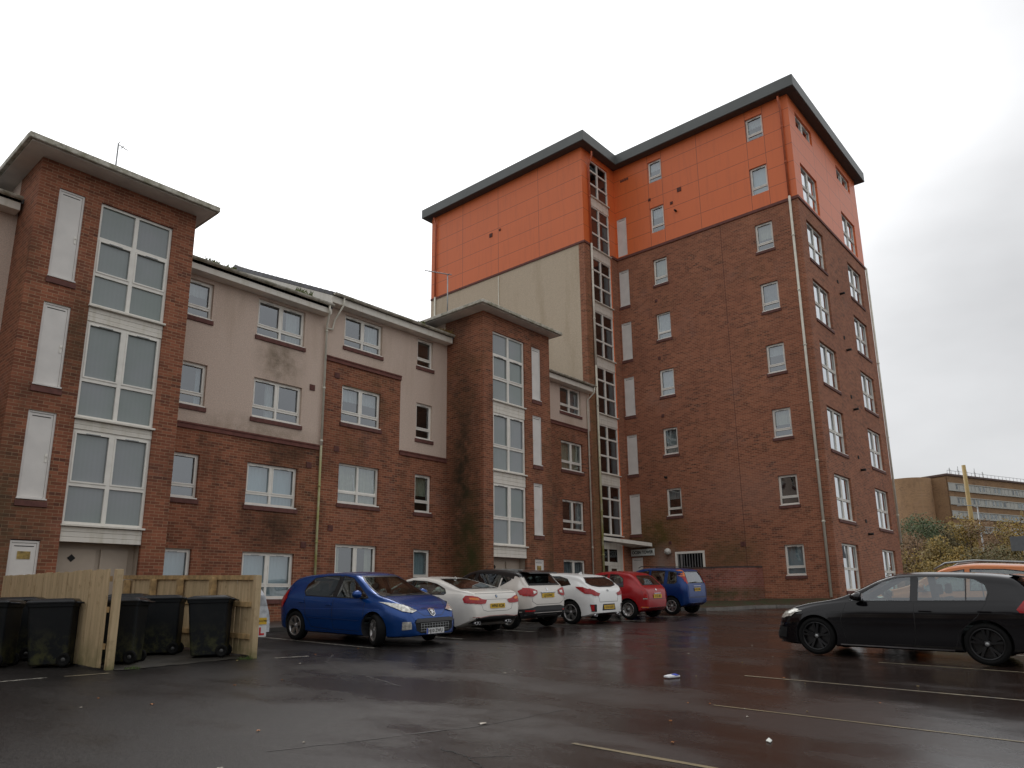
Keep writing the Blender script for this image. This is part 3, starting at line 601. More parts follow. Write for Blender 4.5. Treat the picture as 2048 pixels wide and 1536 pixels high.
# stair towers
def stairtower(x0,x1,yf,zt,gx0,gx1,px0,px1,wins,pans,doorz,ex0,ex1,ey,ze,lights,hs):
    mb=MB(); holes=[(gx0,gx1,-1.2,wins[0][1])]+[(px0,px1,a,b) for a,b in pans]+[(px0,px1,doorz-2.05,doorz)]
    wall(mb,'Y',yf,x0,x1,-1.2,zt,holes,lambda u,z:0)
    for x in (x0,x1):
        mb.poly([(x,yf,-1.2),(x,YF+.1,-1.2),(x,YF+.1,zt),(x,yf,zt)])
        mb.poly([(x,YF+.1,8.5),(x,22.5,8.5),(x,22.5,zt),(x,YF+.1,zt)],1)
    mb.poly([(x0,22.5,8.5),(x1,22.5,8.5),(x1,22.5,zt),(x0,22.5,zt)],1)
    mb.build('stair_tower_wall',[M_brick,M_peb],flats)
    for k,(a,b,zs) in enumerate(wins):
        stairlight(flats,'Y',yf,gx0,gx1,a,b,zs,M_obs)
    for k in range(len(wins)-1): spandrel(flats,'Y',yf,gx0,gx1,wins[k+1][1]+.0,wins[k][0]-.05)
    spandrel(flats,'Y',yf,gx0,gx1,doorz+.0,wins[-1][0]-.05,'entrance_fascia')
    for a,b in pans: cupboard(flats,'Y',yf,px0,px1,a,b,hs)
    cupboard(flats,'Y',yf,px0,px1,doorz-2.05,doorz-.02,hs,sign=True,sill=False)
    # recessed entrance
    M_cream=plain('entrance_paint',(.42,.35,.28),.7,var=.1,scale=2)
    mb=MB(); y=yf+.38
    mb.poly([(gx0,y,-1.2),(gx1,y,-1.2),(gx1,y,doorz+.05),(gx0,y,doorz+.05)]); mb.poly([(gx0,yf+.1,-1.2),(gx0,y,-1.2),(gx0,y,doorz),(gx0,yf+.1,doorz)]); mb.poly([(gx1,yf+.1,-1.2),(gx1,y,-1.2),(gx1,y,doorz),(gx1,yf+.1,doorz)]); mb.poly([(gx0,yf+.1,doorz+.02),(gx1,yf+.1,doorz+.02),(gx1,y,doorz+.02),(gx0,y,doorz+.02)])
    mb.build('entrance_recess',M_cream,flats)
    gm=(gx0+gx1)/2+.12
    for a,b in ((gx0+.08,gm-.1),(gm,gx1-.14)):
        mb=MB(); mb.box(a,b,y-.05,y-.005,doorz-2.1,doorz-.12); dd=mb.build('entrance_door',M_cream,flats,bevel=.006)
        mb=MB(); mb.box(b-.09,b-.05,y-.09,y-.051,doorz-1.15,doorz-.95); mb.build('handle',M_metal,dd)
    c=(gx0+.38,y-.056,doorz-.33); mb=MB(); s=.085; mb.prism([(c[0]-s,c[1],c[2]),(c[0],c[1],c[2]-s),(c[0]+s,c[1],c[2]),(c[0],c[1],c[2]+s)],(0,-.006,0)); mb.build('diamond_sign',M_dark,flats)
    # flat boarded eaves with a hipped roof
    mb=MB(); mb.box(ex0+.06,ex1-.06,ey+.06,22.4,zt,zt+.03); mb.build('eaves_soffit',M_soffit,flats)
    mb=MB(); r=.075; 
    for (a,b) in (((ex0,ey),(ex1,ey)),((ex0,ey),(ex0,22.4)),((ex1,ey),(ex1,22.4))):
        d=Vector((b[0]-a[0],b[1]-a[1],0)); 
        if d.x: mb.box(a[0]-.02,b[0]+.02,a[1]-.03,a[1]+.06,zt+.02,ze-.02)
        else: mb.box(a[0]-(.03 if a[0]==ex0 else .06),a[0]+(.06 if a[0]==ex0 else .03),a[1]+.062,b[1],zt+.019,ze-.021)
    mb.build('gutter',M_gut,flats,bevel=.02)
    cx=(ex0+ex1)/2; mb=MB(); q=[(ex0,ey,ze-.03),(ex1,ey,ze-.03),(ex1,22.4,ze-.03),(ex0,22.4,ze-.03)]; t1=(cx,ey+2.3,ze+.5); t2=(cx,22.0,ze+.5)
    mb.poly([q[0],q[1],t1]); mb.poly([q[1],q[2],t2,t1]); mb.poly([q[2],q[3],t2]); mb.poly([q[3],q[0],t1,t2]); mb.build('stair_tower_roof',M_slate,flats)
stairtower(4.46,8.06,17.82,9.98,5.78,7.50,4.87,5.42,[(6.80,9.40,(7.60,8.50)),(4.13,6.42,(5.02,)),(1.74,3.86,(2.62,))],[(7.20,9.38),(4.68,6.60),(2.20,4.12)],1.36,4.02,8.38,17.24,10.16,None,1)
stairtower(18.57,22.43,17.29,10.36,19.07,20.88,21.32,21.86,[(7.10,9.72,(7.95,8.85)),(4.54,6.65,(5.42,)),(1.92,4.08,(2.85,))],[(7.55,9.68),(5.0,6.93),(2.36,4.31)],1.50,18.0,22.66,16.8,10.52,None,-1)
# ------------------------------------------------------------------ tower block
XT,YT,X3,XR,YB=30.89,9.69,27.91,40.77,30.2
ZT,ZB=22.62,17.45
tower=empty('tower_block',(0,0,0),'eight storey tower block of red brick with bright orange cladding on its top two storeys','building')
tops=[2.16,5.06,7.96,10.88,13.78,16.70,19.58,22.2]; bots=[.93,3.82,6.72,9.60,12.48,15.38,18.20,21.02]
W1=[]
for k in range(8):
    W1.append((10.93,11.74,bots[k],tops[k]))
    if k: W1.append((16.29,17.06,bots[k]-.02,tops[k]))
PN=[(18.50,19.08,a,b) for a,b in ((17.52,19.66),(14.72,16.69),(11.82,13.82),(8.90,10.90),(5.96,7.93),(3.06,4.98))]
BW=(15.32,16.78,.8,2.12); DW=(18.50,19.10,-.35,1.95)
mb=MB()
wall(mb,'X',XT,YT,YF,-.6,ZT,W1+PN+[BW,DW],lambda u,z:1 if z>ZB else 0,(),(ZB,))
W2=[]
for k,t in enumerate([2.18,5.06,7.98,10.88,13.78,16.64,19.5,22.15]):
    h=1.88 if k<7 else .78
    W2+=[(31.72,33.9,t-h,t),(37.5,39.72,t-h,t)]
wall(mb,'Y',YT,XT,XR,-.6,ZT,W2,lambda u,z:1 if z>ZB else 0,(),(ZB,))
SW=[(28.60,30.30,b,b+2.36) for b in (2.95,5.84,8.72,11.60,14.46,17.33)]+[(28.60,30.30,20.2,22.3)]
wall(mb,'Y',YF,X3,XT,-1.0,ZT,[(28.60,30.30,-1,22.3)],lambda u,z:1 if z>ZB else 0,(),(ZB,))
wall(mb,'X',X3,YF,YB,-1,ZT,[],lambda u,z:1 if z>17.40 else (0 if u<19.5 else 2),(19.5,),(17.40,))
mb.poly([(XR,YT,-1),(XR,YB,-1),(XR,YB,ZB),(XR,YT,ZB)]); mb.poly([(XR,YT,ZB),(XR,YB,ZB),(XR,YB,ZT),(XR,YT,ZT)],1); mb.poly([(X3,YB,-1),(XR,YB,-1),(XR,YB,ZT),(X3,YB,ZT)],2)
mb.build('wall',[M_brickT,M_orange,M_pebT],tower)
z=ZB
for q in ((XT-.05,XT-.001,YT-.05,YF-.051,z-.13,z+.0),(XT,XR+.05,YT-.05,YT-.001,z-.13,z),(X3-.05,X3-.001,YF-.05,YB,z-.15,z-.04),(X3,28.55,YF-.05,YF-.001,z-.15,z-.04),(30.35,XT,YF-.05,YF-.001,z-.13,z)):
    mb=MB(); mb.box(*q); mb.build('string_course',M_band,tower)
cur1=[None,('cream','top'),('net','full'),('grey','full'),('grey','full'),'cream',('net','band'),('net','band')]
k=0
cs=['blue',None,('net','band'),('blue','full'),'net',('net','band'),'net',('grey','full'),('net','full'),('cream','top'),('cream','full'),('blue','full'),('net','band'),('net','band'),('net','band')]
for i,w in enumerate(W1):
    window(tower,'X',XT,*w,cols=1,cur=cs[(i*1)%15] if i!=3 else ('cream','top'),tr=.25,sill=w[2]<17,sash=(0,) if i==8 else None)
for i,w in enumerate(W2):
    big=w[3]-w[2]>1
    window(tower,'Y',YT,*w,cols=2,cur=(None if i%3 else ('net','sides')),gl=M_glassT,tr=.45 if big else 0,depth=.1,sill=w[2]<17,sash=(1,) if i==10 else None)
for w in PN: cupboard(tower,'X',XT,*w,hside=-1,sill=w[2]<17)
for a,b,c,d in SW:
    stairlight(tower,'Y',YF,a,b,c,d,(c+(d-c)*.36,c+(d-c)*.72) ,M_dkglass,mul_at=.47,sub=False)
for i in range(len(SW)-1): spandrel(tower,'Y',YF,28.6,30.3,SW[i][3],SW[i+1][2]-.05)
# landings and stairs behind the glazed strip
mb=MB()
for a,b,c,d in SW: mb.box(28.5,30.5,YF+.25,YF+2.2,c-.35,c-.15); mb.prism([(28.6,YF+.5,c+.9),(28.6,YF+2.1,c+2.3),(28.6,YF+2.1,c+2.05),(28.6,YF+.5,c+.65)],(.75,0,0))
mb.build('stairs',plain('stair_concrete',(.16,.15,.16),.8),tower)
mb=MB(); mb.box(28.3,30.6,YF+2.3,YF+2.4,-1,22.4); mb.box(28.3,28.35,YF+.2,YF+2.3,-1,22.4); mb.box(30.55,30.6,YF+.2,YF+2.3,-1,22.4)
mb.build('interior',plain('stair_wall',(.15,.10,.09),.9,var=.3,scale=.5),tower)
mb=MB(); mb.box(XT+1.0,XT+1.1,YT+1,YF+.1,-.5,22.3); mb.box(XT+1.11,XR-.2,YT+1.0,YT+1.1,-.5,22.3)
for z in [.4-.9,2.5,5.4,8.3,11.2,14.1,17.0,19.9]: mb.box(XT+.25,XT+.99,YT+.3,YF,z-.1,z+.05); mb.box(XT+1.12,XR-.2,YT+.25,YT+.99,z-.1,z+.05)
for y in (10.6,12.4,15.2,17.6): mb.box(XT+.3,XT+.95,y,y+.08,-.5,22.3)
for x in (34.6,36.8): mb.box(x,x+.1,YT+.3,YT+.95,-.5,22.3)
mb.build('interior',M_interior,tower)
o=.45; ring=[(XT-o,YT-o),(XR+o,YT-o),(XR+o,YB+o),(X3-o,YB+o),(X3-o,YF-o),(XT-o,YF-o)]
mb=MB(); mb.prism([(x,y,22.63) for x,y in ring],(0,0,.56)); mb.build('roof_fascia',M_grey,tower,bevel=.012)
o2=.40; r2_=[(XT-o2,YT-o2),(XR+o2,YT-o2),(XR+o2,YB+o2),(X3-o2,YB+o2),(X3-o2,YF-o2),(XT-o2,YF-o2)]
mb=MB(); mb.prism([(x,y,22.61) for x,y in r2_],(0,0,.016)); mb.build('soffit',M_soffitD,tower)
pipe(tower,[(XT-.3,YT+.32,22.46),(XT-.3,YT+.32,22.25),(XT-.08,YT+.33,21.9),(XT-.08,YT+.33,17.5)],.05,M_opipe,brackets=(21,19.2))
pipe(tower,[(XT-.08,YT+.33,17.5),(XT-.08,YT+.33,.02)],.055,M_pipe,brackets=(15.6,13,10.5,8,5.5,3))
pipe(tower,[(28.4,YF-.3,22.46),(28.4,YF-.3,22.2),(28.42,YF-.09,21.8),(28.42,YF-.09,17.4)],.05,M_opipe,brackets=(20,))
pipe(tower,[(28.42,YF-.09,17.4),(28.42,YF-.09,11)],.055,M_pipe,brackets=(16,13.4)); pipe(tower,[(28.42,YF-.09,11),(28.42,YF-.09,-.7)],.055,M_mpipe,brackets=(9,6.5,4,2))
pipe(tower,[(X3-.25,YB-.4,22.46),(X3-.08,YB-.42,22.1),(X3-.08,YB-.42,17.4)],.05,M_opipe); pipe(tower,[(X3-.08,YB-.42,17.4),(X3-.08,YB-.42,11)],.055,M_pipe)
pipe(tower,[(XR+.06,YT-.05,17.4),(XR+.06,YT-.05,2.6)],.055,M_pipe,brackets=(12,8,4))
pipe(tower,[(X3-.03,24.83,17.2),(X3-.03,24.83,12.0)],.025,M_pipe)
for (ax,P,u,z,s) in (('X',XT,15.36,20.0,.11),('X',XT,15.82,19.43,.07),('X',XT,17.05,20.08,.07),('X',X3,25.39,19.85,.11),('X',X3,24.72,19.95,.06),('X',XT,17.0,14.5,.07),('X',XT,17.0,11.5,.07),('X',XT,17.0,8.6,.07),('X',XT,17.0,2.55,.07),('X',XT,13.5,2.3,.1)):
    mb=MB(); bxx(mb,ax,P,u-s,u+s,-.03,-.001,z-s,z+s)
    for q in range(4): bxx(mb,ax,P,u-s*.8,u+s*.8,-.036,-.031,z-s*.75+q*s*.42,z-s*.6+q*s*.42)
    mb.build('air_vent',M_sill,tower)
for (u,z) in ((XT,0),): pass
for z in (18.9,5.6):
    mb=MB(); y=15.6 if z>10 else 17.0; mb.tube([(XT-.001,y,z),(XT-.16,y,z)],.05,10); mb.build('boiler_flue',M_dark,tower)
for z in (14.6,11.75,8.85,6.0,3.1):
    mb=MB(); mb.tube([(35.6,YT,z-.35),(35.6,YT-.22,z-.35)],.055,10); mb.box(35.35,35.5,YT-.03,YT-.001,z+.15,z+.3); mb.build('boiler_flue',M_dark,tower)
for a,b in ((18.9,19.0),(19.05,19.15)): pass
mb=MB()
for i in range(4): mb.box(XT-.03,XT-.001,18.25+i*.13,18.34+i*.13,21.75,21.86)
mb.build('air_vent',M_sill,tower)
mb=MB(); mb.box(XT-.003,XT+.01,13.38,13.40,.0,ZB-.14); mb.build('movement_joint',plain('joint_sealant',(.10,.04,.028),.8),tower)
# ground floor: entrance, canopy, bars, name board
mb=MB()
mb.prism([(28.42,YF-.14,2.66),(XT-.01,17.95,2.43),(XT-.01,YF-.11,2.43),(28.6,YF-.11,2.66)],(0,0,.17)); mb.build('entrance_canopy',M_board,tower,bevel=.005)
mb=MB(); mb.box(28.6,28.7,YF+.05,YF+.12,-1,2.6); mb.box(30.2,30.3,YF+.05,YF+.12,-1,2.6); mb.box(28.7,30.2,YF+.05,YF+.12,1.55,1.72); mb.box(29.05,29.13,YF+.052,YF+.12,-1,2.6); mb.box(29.85,30.2,YF+.06,YF+.11,-1,2.6); mb.box(28.7,30.2,YF+.05,YF+.12,2.3,2.6)
es=mb.build('entrance_screen',M_board,tower)
mb=MB(); mb.box(28.7,29.05,YF+.08,YF+.09,-.3,1.55); mb.box(28.7,29.85,YF+.08,YF+.09,1.72,2.3); mb.build('pane',M_dkglass,es)
mb=MB(); mb.box(29.14,29.25,YF+.04,YF+.1,-.5,1.54); mb.box(29.72,29.84,YF+.04,YF+.1,-.5,1.54); mb.box(29.25,29.72,YF+.04,YF+.1,1.42,1.54); ed=mb.build('entrance_door',M_board,tower)
mb=MB(); mb.box(29.25,29.72,YF+.065,YF+.075,-.4,1.42); mb.build('pane',plain('brown_glass',(.07,.045,.03),.2),ed)
cupboard(tower,'X',XT,*DW,hside=-1,sill=False)
Mx=Matrix(((0,0,-1,0),(-1,0,0,0),(0,1,0,0),(0,0,0,1)))   # text facing -X, reading towards -Y
mb=MB(); mb.box(XT-.05,XT-.012,17.84,19.1,2.02,2.34); sb=mb.build('name_board',M_sign,tower,bevel=.004)
mb=MB()
mb.box(XT-.056,XT-.051,17.86,19.08,2.315,2.325); mb.box(XT-.056,XT-.051,17.86,19.08,2.035,2.045); mb.build('border',M_ink,sb)
text('OCEIN TOWER',.205,.004,M_ink,'lettering',sb,Matrix.Translation((XT-.056,18.47,2.18))@Mx,.006,.80)
mb=MB(); mb.lathe([(.001,-.16),(.07,-.145),(.13,-.09),(.155,0),(.13,.09),(.07,.145),(.001,.16)],(XT-.17,17.07,2.15),'x',20); gl=mb.build('wall_lamp',plain('opal_globe',(.62,.60,.55),.3,var=.03),tower)
mb=MB(); mb.box(XT-.03,XT-.001,16.98,17.16,2.06,2.24); mb.build('mount',M_metal,gl)
mb=MB(); y0,y1,z0,z1=BW; f=.1
bxx(mb,'X',XT,y0,y0+f,-.02,.1,z0,z1); bxx(mb,'X',XT,y1-f,y1,-.02,.1,z0,z1); bxx(mb,'X',XT,y0+f,y1-f,-.02,.1,z1-f,z1)
bw=mb.build('barred_window',M_white,tower)
mb=MB()
for i in range(9): 
    y=y1-.16-.135*i; w_=.045 if i==1 else .012; bxx(mb,'X',XT,y-w_,y+w_,.0,.04,z0,z1-f)
mb.build('bar',M_metal,bw)
mb=MB(); mb.box(XT-.002,XT-.001,17.1,17.2,0,0.05)
mb.bm.free()
# ------------------------------------------------------------------ yard wall
def yardwall():
    P=[(30.86,12.72),(30.45,12.86),(30.05,13.15),(29.75,13.6),(29.55,14.1),(29.45,14.7),(29.42,15.4),(29.42,16.3),(29.6,16.75),(30.86,16.95)]
    P=[Vector((*p,0)) for p in P]; t=.215; mb=MB(); cp=MB()
    inn=[]
    for i,p in enumerate(P):
        d=(P[min(i+1,len(P)-1)]-P[max(i-1,0)]).normalized(); inn.append(p+Vector((d.y,-d.x,0))*t)
    for i in range(len(P)-1):
        a,b,c,d=P[i],P[i+1],inn[i+1],inn[i]
        for z0,z1,m in ((-.6,1.26,mb),(1.26,1.335,cp)):
            e=.0 if m is mb else .012
            q=[a,b,c,d]; v0=[m.bm.verts.new((v.x,v.y,z0)) for v in q]; v1=[m.bm.verts.new((v.x,v.y,z1)) for v in q]
            m.bm.faces.new((v0[0],v0[1],v1[1],v1[0])); m.bm.faces.new((v0[2],v0[3],v1[3],v1[2])); m.bm.faces.new(v1)
    for m in (mb,cp): bmesh.ops.remove_doubles(m.bm,verts=m.bm.verts,dist=.0005)
    r=mb.build('yard_wall',M_brickW); tag(r,'low curved red brick yard wall standing against the foot of the tower block','wall')
    cp.build('coping',plain('coping_brick',(.06,.04,.035),.8,var=.4,scale=6),r)
yardwall()
# ------------------------------------------------------------------ aerials, gutter weeds
def aerial(name,x,y,z0,z1,label,arm=False):
    mb=MB(); mb.tube([(x,y,z0),(x,y,z1)],.022,8); r=mb.build(name,M_metal); tag(r,label,'aerial')
    mb=MB()
    if arm:
        mb.tube([(x+.12,y-.1,z1-.02),(x-.75,y+.5,z1+.06)],.02,6)
        for k in range(5): 
            t=.1+k*.18; cx,cy,cz=x+.12-.87*t,y-.1+.6*t,z1+.08*t; mb.tube([(cx-.06,cy-.09,cz),(cx+.06,cy+.09,cz)],.008,5)
    else:
        mb.tube([(x-.02,y,z1),(x+.22,y-.05,z1-.1)],.014,6); mb.tube([(x-.02,y,z1),(x+.05,y,z1+.1)],.012,6); mb.tube([(x+.1,y-.12,z1-.04),(x+.1,y+.12,z1-.04)],.01,6)
    mb.build('boom',M_metal,r)
aerial('roof_aerial',6.24,18.6,10.15,11.55,'thin roof aerial on the left stair tower')
aerial('television_aerial',18.7,19.3,10.5,12.45,'tall television aerial with a long boom in front of the tower cladding',True)
def weed(x,y,z,s,label,n=60,col=None):
    mb=MB()
    for i in range(n):
        a=random.uniform(0,6.28); r=random.random()**.5*s; h=random.uniform(.3,1)*s*.8
        px,py=x+r*math.cos(a)*1.6,y+r*math.sin(a)*.35; dx,dy=random.uniform(-.5,.5)*h,random.uniform(-.4,.4)*h; w=.012
        mb.poly([(px-w,py,z),(px+w,py,z),(px+dx+w*1.5,py+dy,z+h*.6),(px+dx*1.5,py+dy*1.3,z+h)])
    tag(mb.build('gutter_weed',col or M_moss,fix=False),label,'weed','weeds growing in the gutters')
weed(12.0,YF-.42,9.33,.2,'green weed in the gutter above the upper double window left of the downpipe')
weed(9.05,YF-.42,9.33,.14,'dark weed tuft in the gutter beside the left stair tower',40)
weed(9.6,YF-.42,9.33,.12,'smallest weed tuft in the left gutter, second from the stair tower',35)
weed(16.9,YF-.42,9.76,.12,'weed tuft in the gutter above the narrow top window',40)
M_fern=plain('rusty_weed',(.20,.13,.03),.9,var=.5,scale=12)
weed(18.25,YF-.3,9.74,.3,'rusty yellow weed where the gutter meets the second stair tower',110,M_fern)
# ------------------------------------------------------------------ cars
def pchip(pts,x):
    X=[p[0] for p in pts]; Yv=[p[1] for p in pts]; n=len(X)
    if x<=X[0]: return Yv[0]
    if x>=X[-1]: return Yv[-1]
    h=[X[i+1]-X[i] for i in range(n-1)]; dl=[(Yv[i+1]-Yv[i])/h[i] for i in range(n-1)]
    m=[dl[0]]+[0 if dl[i-1]*dl[i]<=0 else 2*dl[i-1]*dl[i]/(dl[i-1]+dl[i]) for i in range(1,n-1)]+[dl[-1]]
    i=max(k for k in range(n-1) if X[k]<=x); t=(x-X[i])/h[i]
    return (2*t**3-3*t*t+1)*Yv[i]+(t**3-2*t*t+t)*h[i]*m[i]+(-2*t**3+3*t*t)*Yv[i+1]+(t**3-t*t)*h[i]*m[i+1]
def carpaint(name,col,metal=0.0,rough=.28,coat=.45):
    m,nt,p,L=mat(name); g=nd(nt,'ShaderNodeNewGeometry')
    c=mixc(nt,L,noise(nt,L,g.outputs['Position'],4,5,.6,.4,.7,0,.25),col,tuple(v*.8 for v in col))
    L(c,p.inputs['Base Color']); p.inputs['Metallic'].default_value=metal; p.inputs['Roughness'].default_value=rough; p.inputs['Coat Weight'].default_value=coat; p.inputs['Coat Roughness'].default_value=.05
    # rain beads
    v=nd(nt,'ShaderNodeTexVoronoi'); v.inputs['Scale'].default_value=90; L(g.outputs['Position'],v.inputs['Vector'])
    r=nd(nt,'ShaderNodeMapRange'); L(v.outputs['Distance'],r.inputs[0]); r.inputs[1].default_value=.1; r.inputs[2].default_value=.3; r.inputs[3].default_value=1; r.inputs[4].default_value=0
    b=nd(nt,'ShaderNodeBump'); b.inputs['Strength'].default_value=.05; b.inputs['Distance'].default_value=.001; L(r.outputs[0],b.inputs['Height']); L(b.outputs[0],p.inputs['Coat Normal']); return m
M_tyre=plain('tyre_rubber',(.009,.009,.009),.8,var=.2,spec=.15)
M_rim=plain('alloy',(.42,.41,.40),.35,metal=.85,var=.1)
M_rimb=plain('black_alloy',(.009,.009,.010),.3,var=.1,spec=.4)
M_seal=plain('black_trim',(.010,.010,.011),.35,var=.1)
M_cabin=plain('car_interior',(.03,.03,.033),.8,var=.3)
M_cglass=glass('car_glass',(.30,.36,.35),.07,.01)
M_cglassc=glass('clear_car_glass',(.58,.70,.67),.10,.01)
M_red=plain('red_lens',(.36,.004,.006),.2,coat=.15,var=.25,scale=18)
M_amber=plain('amber_lens',(.70,.17,.015),.2,coat=.2,var=.2,scale=18)
M_lamp=plain('headlamp_lens',(.60,.59,.54),.1,metal=.5,coat=1,var=.4,scale=22)
M_plateY=plain('yellow_plate',(.70,.44,.03),.4,var=.03)
M_plateW=plain('white_plate',(.68,.69,.68),.4,var=.03)
M_platink=plain('plate_ink',(.012,.012,.012),.5)
class Car:
    def __init__(c,name,label,cat,L_,Wd,H,top,bot,belt,wr,wx,paint,tum=.42,planF=.62,planR=.78,rF=.75,rR=.45,glass=None,cabin=None,crown=.05,shoulder=.955,group='cars parked in the yard'):
        c.L,c.W,c.H=L_,Wd,H; c.top,c.bot,c.belt=top,bot,belt; c.wr,c.wx=wr,wx; c.tum=tum; c.planF,c.planR,c.rF,c.rR=planF,planR,rF,rR
        c.paint=paint; c.crown=crown; c.sh=shoulder; c.glass=glass or M_cglass
        c.root=empty(name,(0,0,0),label,cat,group)
        c.bm=c.loft(0,0,-L_/2,L_/2)
        c.bvh=BVHTree.FromBMesh(c.bm)
        c.cutters=[]; c.cabin=cabin
    def w(c,x):
        t=c.L/2-x; k=1
        if t<c.rF: u=max(0,t/c.rF); k=c.planF+(1-c.planF)*(1-(1-u)**2.4)**.5 if u<1 else 1
        t=x+c.L/2
        if t<c.rR: u=max(0,t/c.rR); k=min(k,c.planR+(1-c.planR)*(1-(1-u)**2.4)**.5)
        return c.W/2*k
    def section(c,x,off=0,zfloor=None):
        zt=pchip(c.top,x)-off; zb=pchip(c.bot,x); w=c.w(x)-off
        if zfloor is not None: zb=zfloor
        zs=min(pchip(c.belt,x),zt-.06); h=zt-zs; rb=min(.13,.5*h)
        hs=zs-zb
        ws=w*c.sh; wt=ws-c.tum*max(0,h-rb)-rb*.35
        P=[(0,zb),(.6*w,zb),(.88*w,zb+.0),(.94*w,zb+.03*min(1,hs/.3)),(.965*w,zb+.20*hs),(.985*w,zb+.45*hs),(w,zb+.66*hs),((w*.62+ws*.38),zb+.86*hs),(ws,zs)]
        n=4
        for i in range(1,n+1):
            t=i/n; P.append((ws+(wt-ws)*t-.0,zs+(h-rb)*t))
        for i in range(1,5):
            a=math.pi/2*i/4; P.append((wt-(rb*.9)*(1-math.cos(a))*1.0,zt-rb+ (rb-c.crown*min(1,h/.3)*.5)*math.sin(a)))
        e=P[-1]; 
        for t in (.75,.5,.25,0): P.append((e[0]*t,e[1]+(zt-e[1])*(1-t*t)))
        return P
    def loft(c,off,_,x0,x1,zfloor=None,n=84,mats=0):
        bm=bmesh.new(); rings=[]
        for i in range(n+1):
            s=i/n; s=.5-.5*math.cos(math.pi*s)*(.55)-.5*(1-2*s)*.45
            x=x0+(x1-x0)*s
            P=c.section(x,off,zfloor); ring=[(x,y,z) for y,z in P]+[(x,-y,z) for y,z in P[-2:0:-1]]
            rings.append([bm.verts.new(p) for p in ring])
        m=len(rings[0])
        for i in range(n):
            for k in range(m):
                f=bm.faces.new((rings[i][k],rings[i][(k+1)%m],rings[i+1][(k+1)%m],rings[i+1][k])); f.smooth=True
        bm.faces.new(rings[0][::-1]); bm.faces.new(rings[-1])
        bmesh.ops.recalc_face_normals(bm,faces=bm.faces); return bm
    def hit(c,ax,u,v,side=1):
        if ax=='side': o=Vector((u,side*3,v)); d=Vector((0,-side,0))
        elif ax=='end': o=Vector((side*6,u,v)); d=Vector((-side,0,0))
        else: o=Vector((u,v,5)); d=Vector((0,0,-1))
        l,nn,_,_=c.bvh.ray_cast(o,d)
        if l is None:
            if ax=='side': q=Vector((u,side*c.W/2,v))
            elif ax=='end': q=Vector((side*c.L/2,u,v))
            else: q=Vector((u,v,1))
            l,nn,_,_=c.bvh.find_nearest(q)
        return l,nn
    def patch(c,name,poly,ax,eps,mat,side=1,parent=None,step=.06,smooth=True,thick=0):
        """a lens, glass or panel that lies on the body shell, its outline given in side or end view"""
        if any(k in name for k in ('light','lens','lamp')): eps+=.008; step=.028
        bm=bmesh.new(); bm.faces.new([bm.verts.new((a,b,0)) for a,b in poly])
        us=[p[0] for p in poly]; vs=[p[1] for p in poly]
        for lo,hi,nrm in ((min(us),max(us),(1,0,0)),(min(vs),max(vs),(0,1,0))):
            k=int((hi-lo)/step)
            for i in range(1,k+1):
                p=lo+(hi-lo)*i/(k+1); co=(p,0,0) if nrm[0] else (0,p,0)
                bmesh.ops.bisect_plane(bm,geom=bm.verts[:]+bm.edges[:]+bm.faces[:],plane_co=co,plane_no=nrm)
        for v in bm.verts:
            l,nn=c.hit(ax,v.co.x,v.co.y,side)
            v.co=l+nn*eps
        for f in bm.faces: f.smooth=smooth
        if thick:
            r=bmesh.ops.solidify(bm,geom=bm.faces[:],thickness=thick)
        mb=MB(); mb.bm.free(); mb.bm=bm
        return mb.build(name,mat,parent or c.root,fix=True)
    def sidecut(c,poly,shrink=.022):
        c.cutters.append(('side',c.inset(poly,shrink)))
    def inset(c,poly,d):
        # offset an outline inwards
        n=len(poly); A=sum(poly[i][0]*poly[(i+1)%n][1]-poly[(i+1)%n][0]*poly[i][1] for i in range(n)); s=1 if A>0 else -1; out=[]
        for i in range(n):
            p0,p1,p2=Vector(poly[i-1]),Vector(poly[i]),Vector(poly[(i+1)%n])
            a=(p1-p0).normalized(); b=(p2-p1).normalized(); na=Vector((-a.y,a.x))*s; nb=Vector((-b.y,b.x))*s
            q=(na+nb); q=q/max(.35,q.dot(na)) if q.length>0 else na; out.append(tuple(p1+q*d))
        return out
    def window(c,poly,name='side_window',glass=None,border=.02,both=True):
        for s in ((1,-1) if both else (1,)):
            c.patch(name,poly,'side',.006,M_seal,s) if False else None
            fr=c.ringpatch('window_seal',poly,border,'side',.005,M_seal,s)
            g=c.patch(name,c.inset(poly,border*.6),'side',.002,glass or c.glass,s)
            fr.parent=g
        c.sidecut(poly,border)
    def ringpatch(c,name,poly,b,ax,eps,mat,side=1,parent=None):
        inn=c.inset(poly,b); n=len(poly); mb=MB()
        for i in range(n):
            p,q,r,s=poly[i],poly[(i+1)%n],inn[(i+1)%n],inn[i]; L0=math.dist(p,q); k=max(1,int(L0/.08))
            for j in range(k):
                t0,t1=j/k,(j+1)/k
                quad=[(p[0]+(q[0]-p[0])*t0,p[1]+(q[1]-p[1])*t0),(p[0]+(q[0]-p[0])*t1,p[1]+(q[1]-p[1])*t1),(s[0]+(r[0]-s[0])*t1,s[1]+(r[1]-s[1])*t1),(s[0]+(r[0]-s[0])*t0,s[1]+(r[1]-s[1])*t0)]
                vs=[]
                for a in quad:
                    l,nn=c.hit(ax,a[0],a[1],side); vs.append(l+nn*eps)
                mb.poly(vs)
        return mb.build(name,mat,parent or c.root)
    def pillar(c,x0,x1,z0,z1):
        for s in (1,-1): c.patch('pillar_trim',[(x0,z0),(x1,z0),(x1,z1),(x0,z1)],'side',.004,M_seal,s)
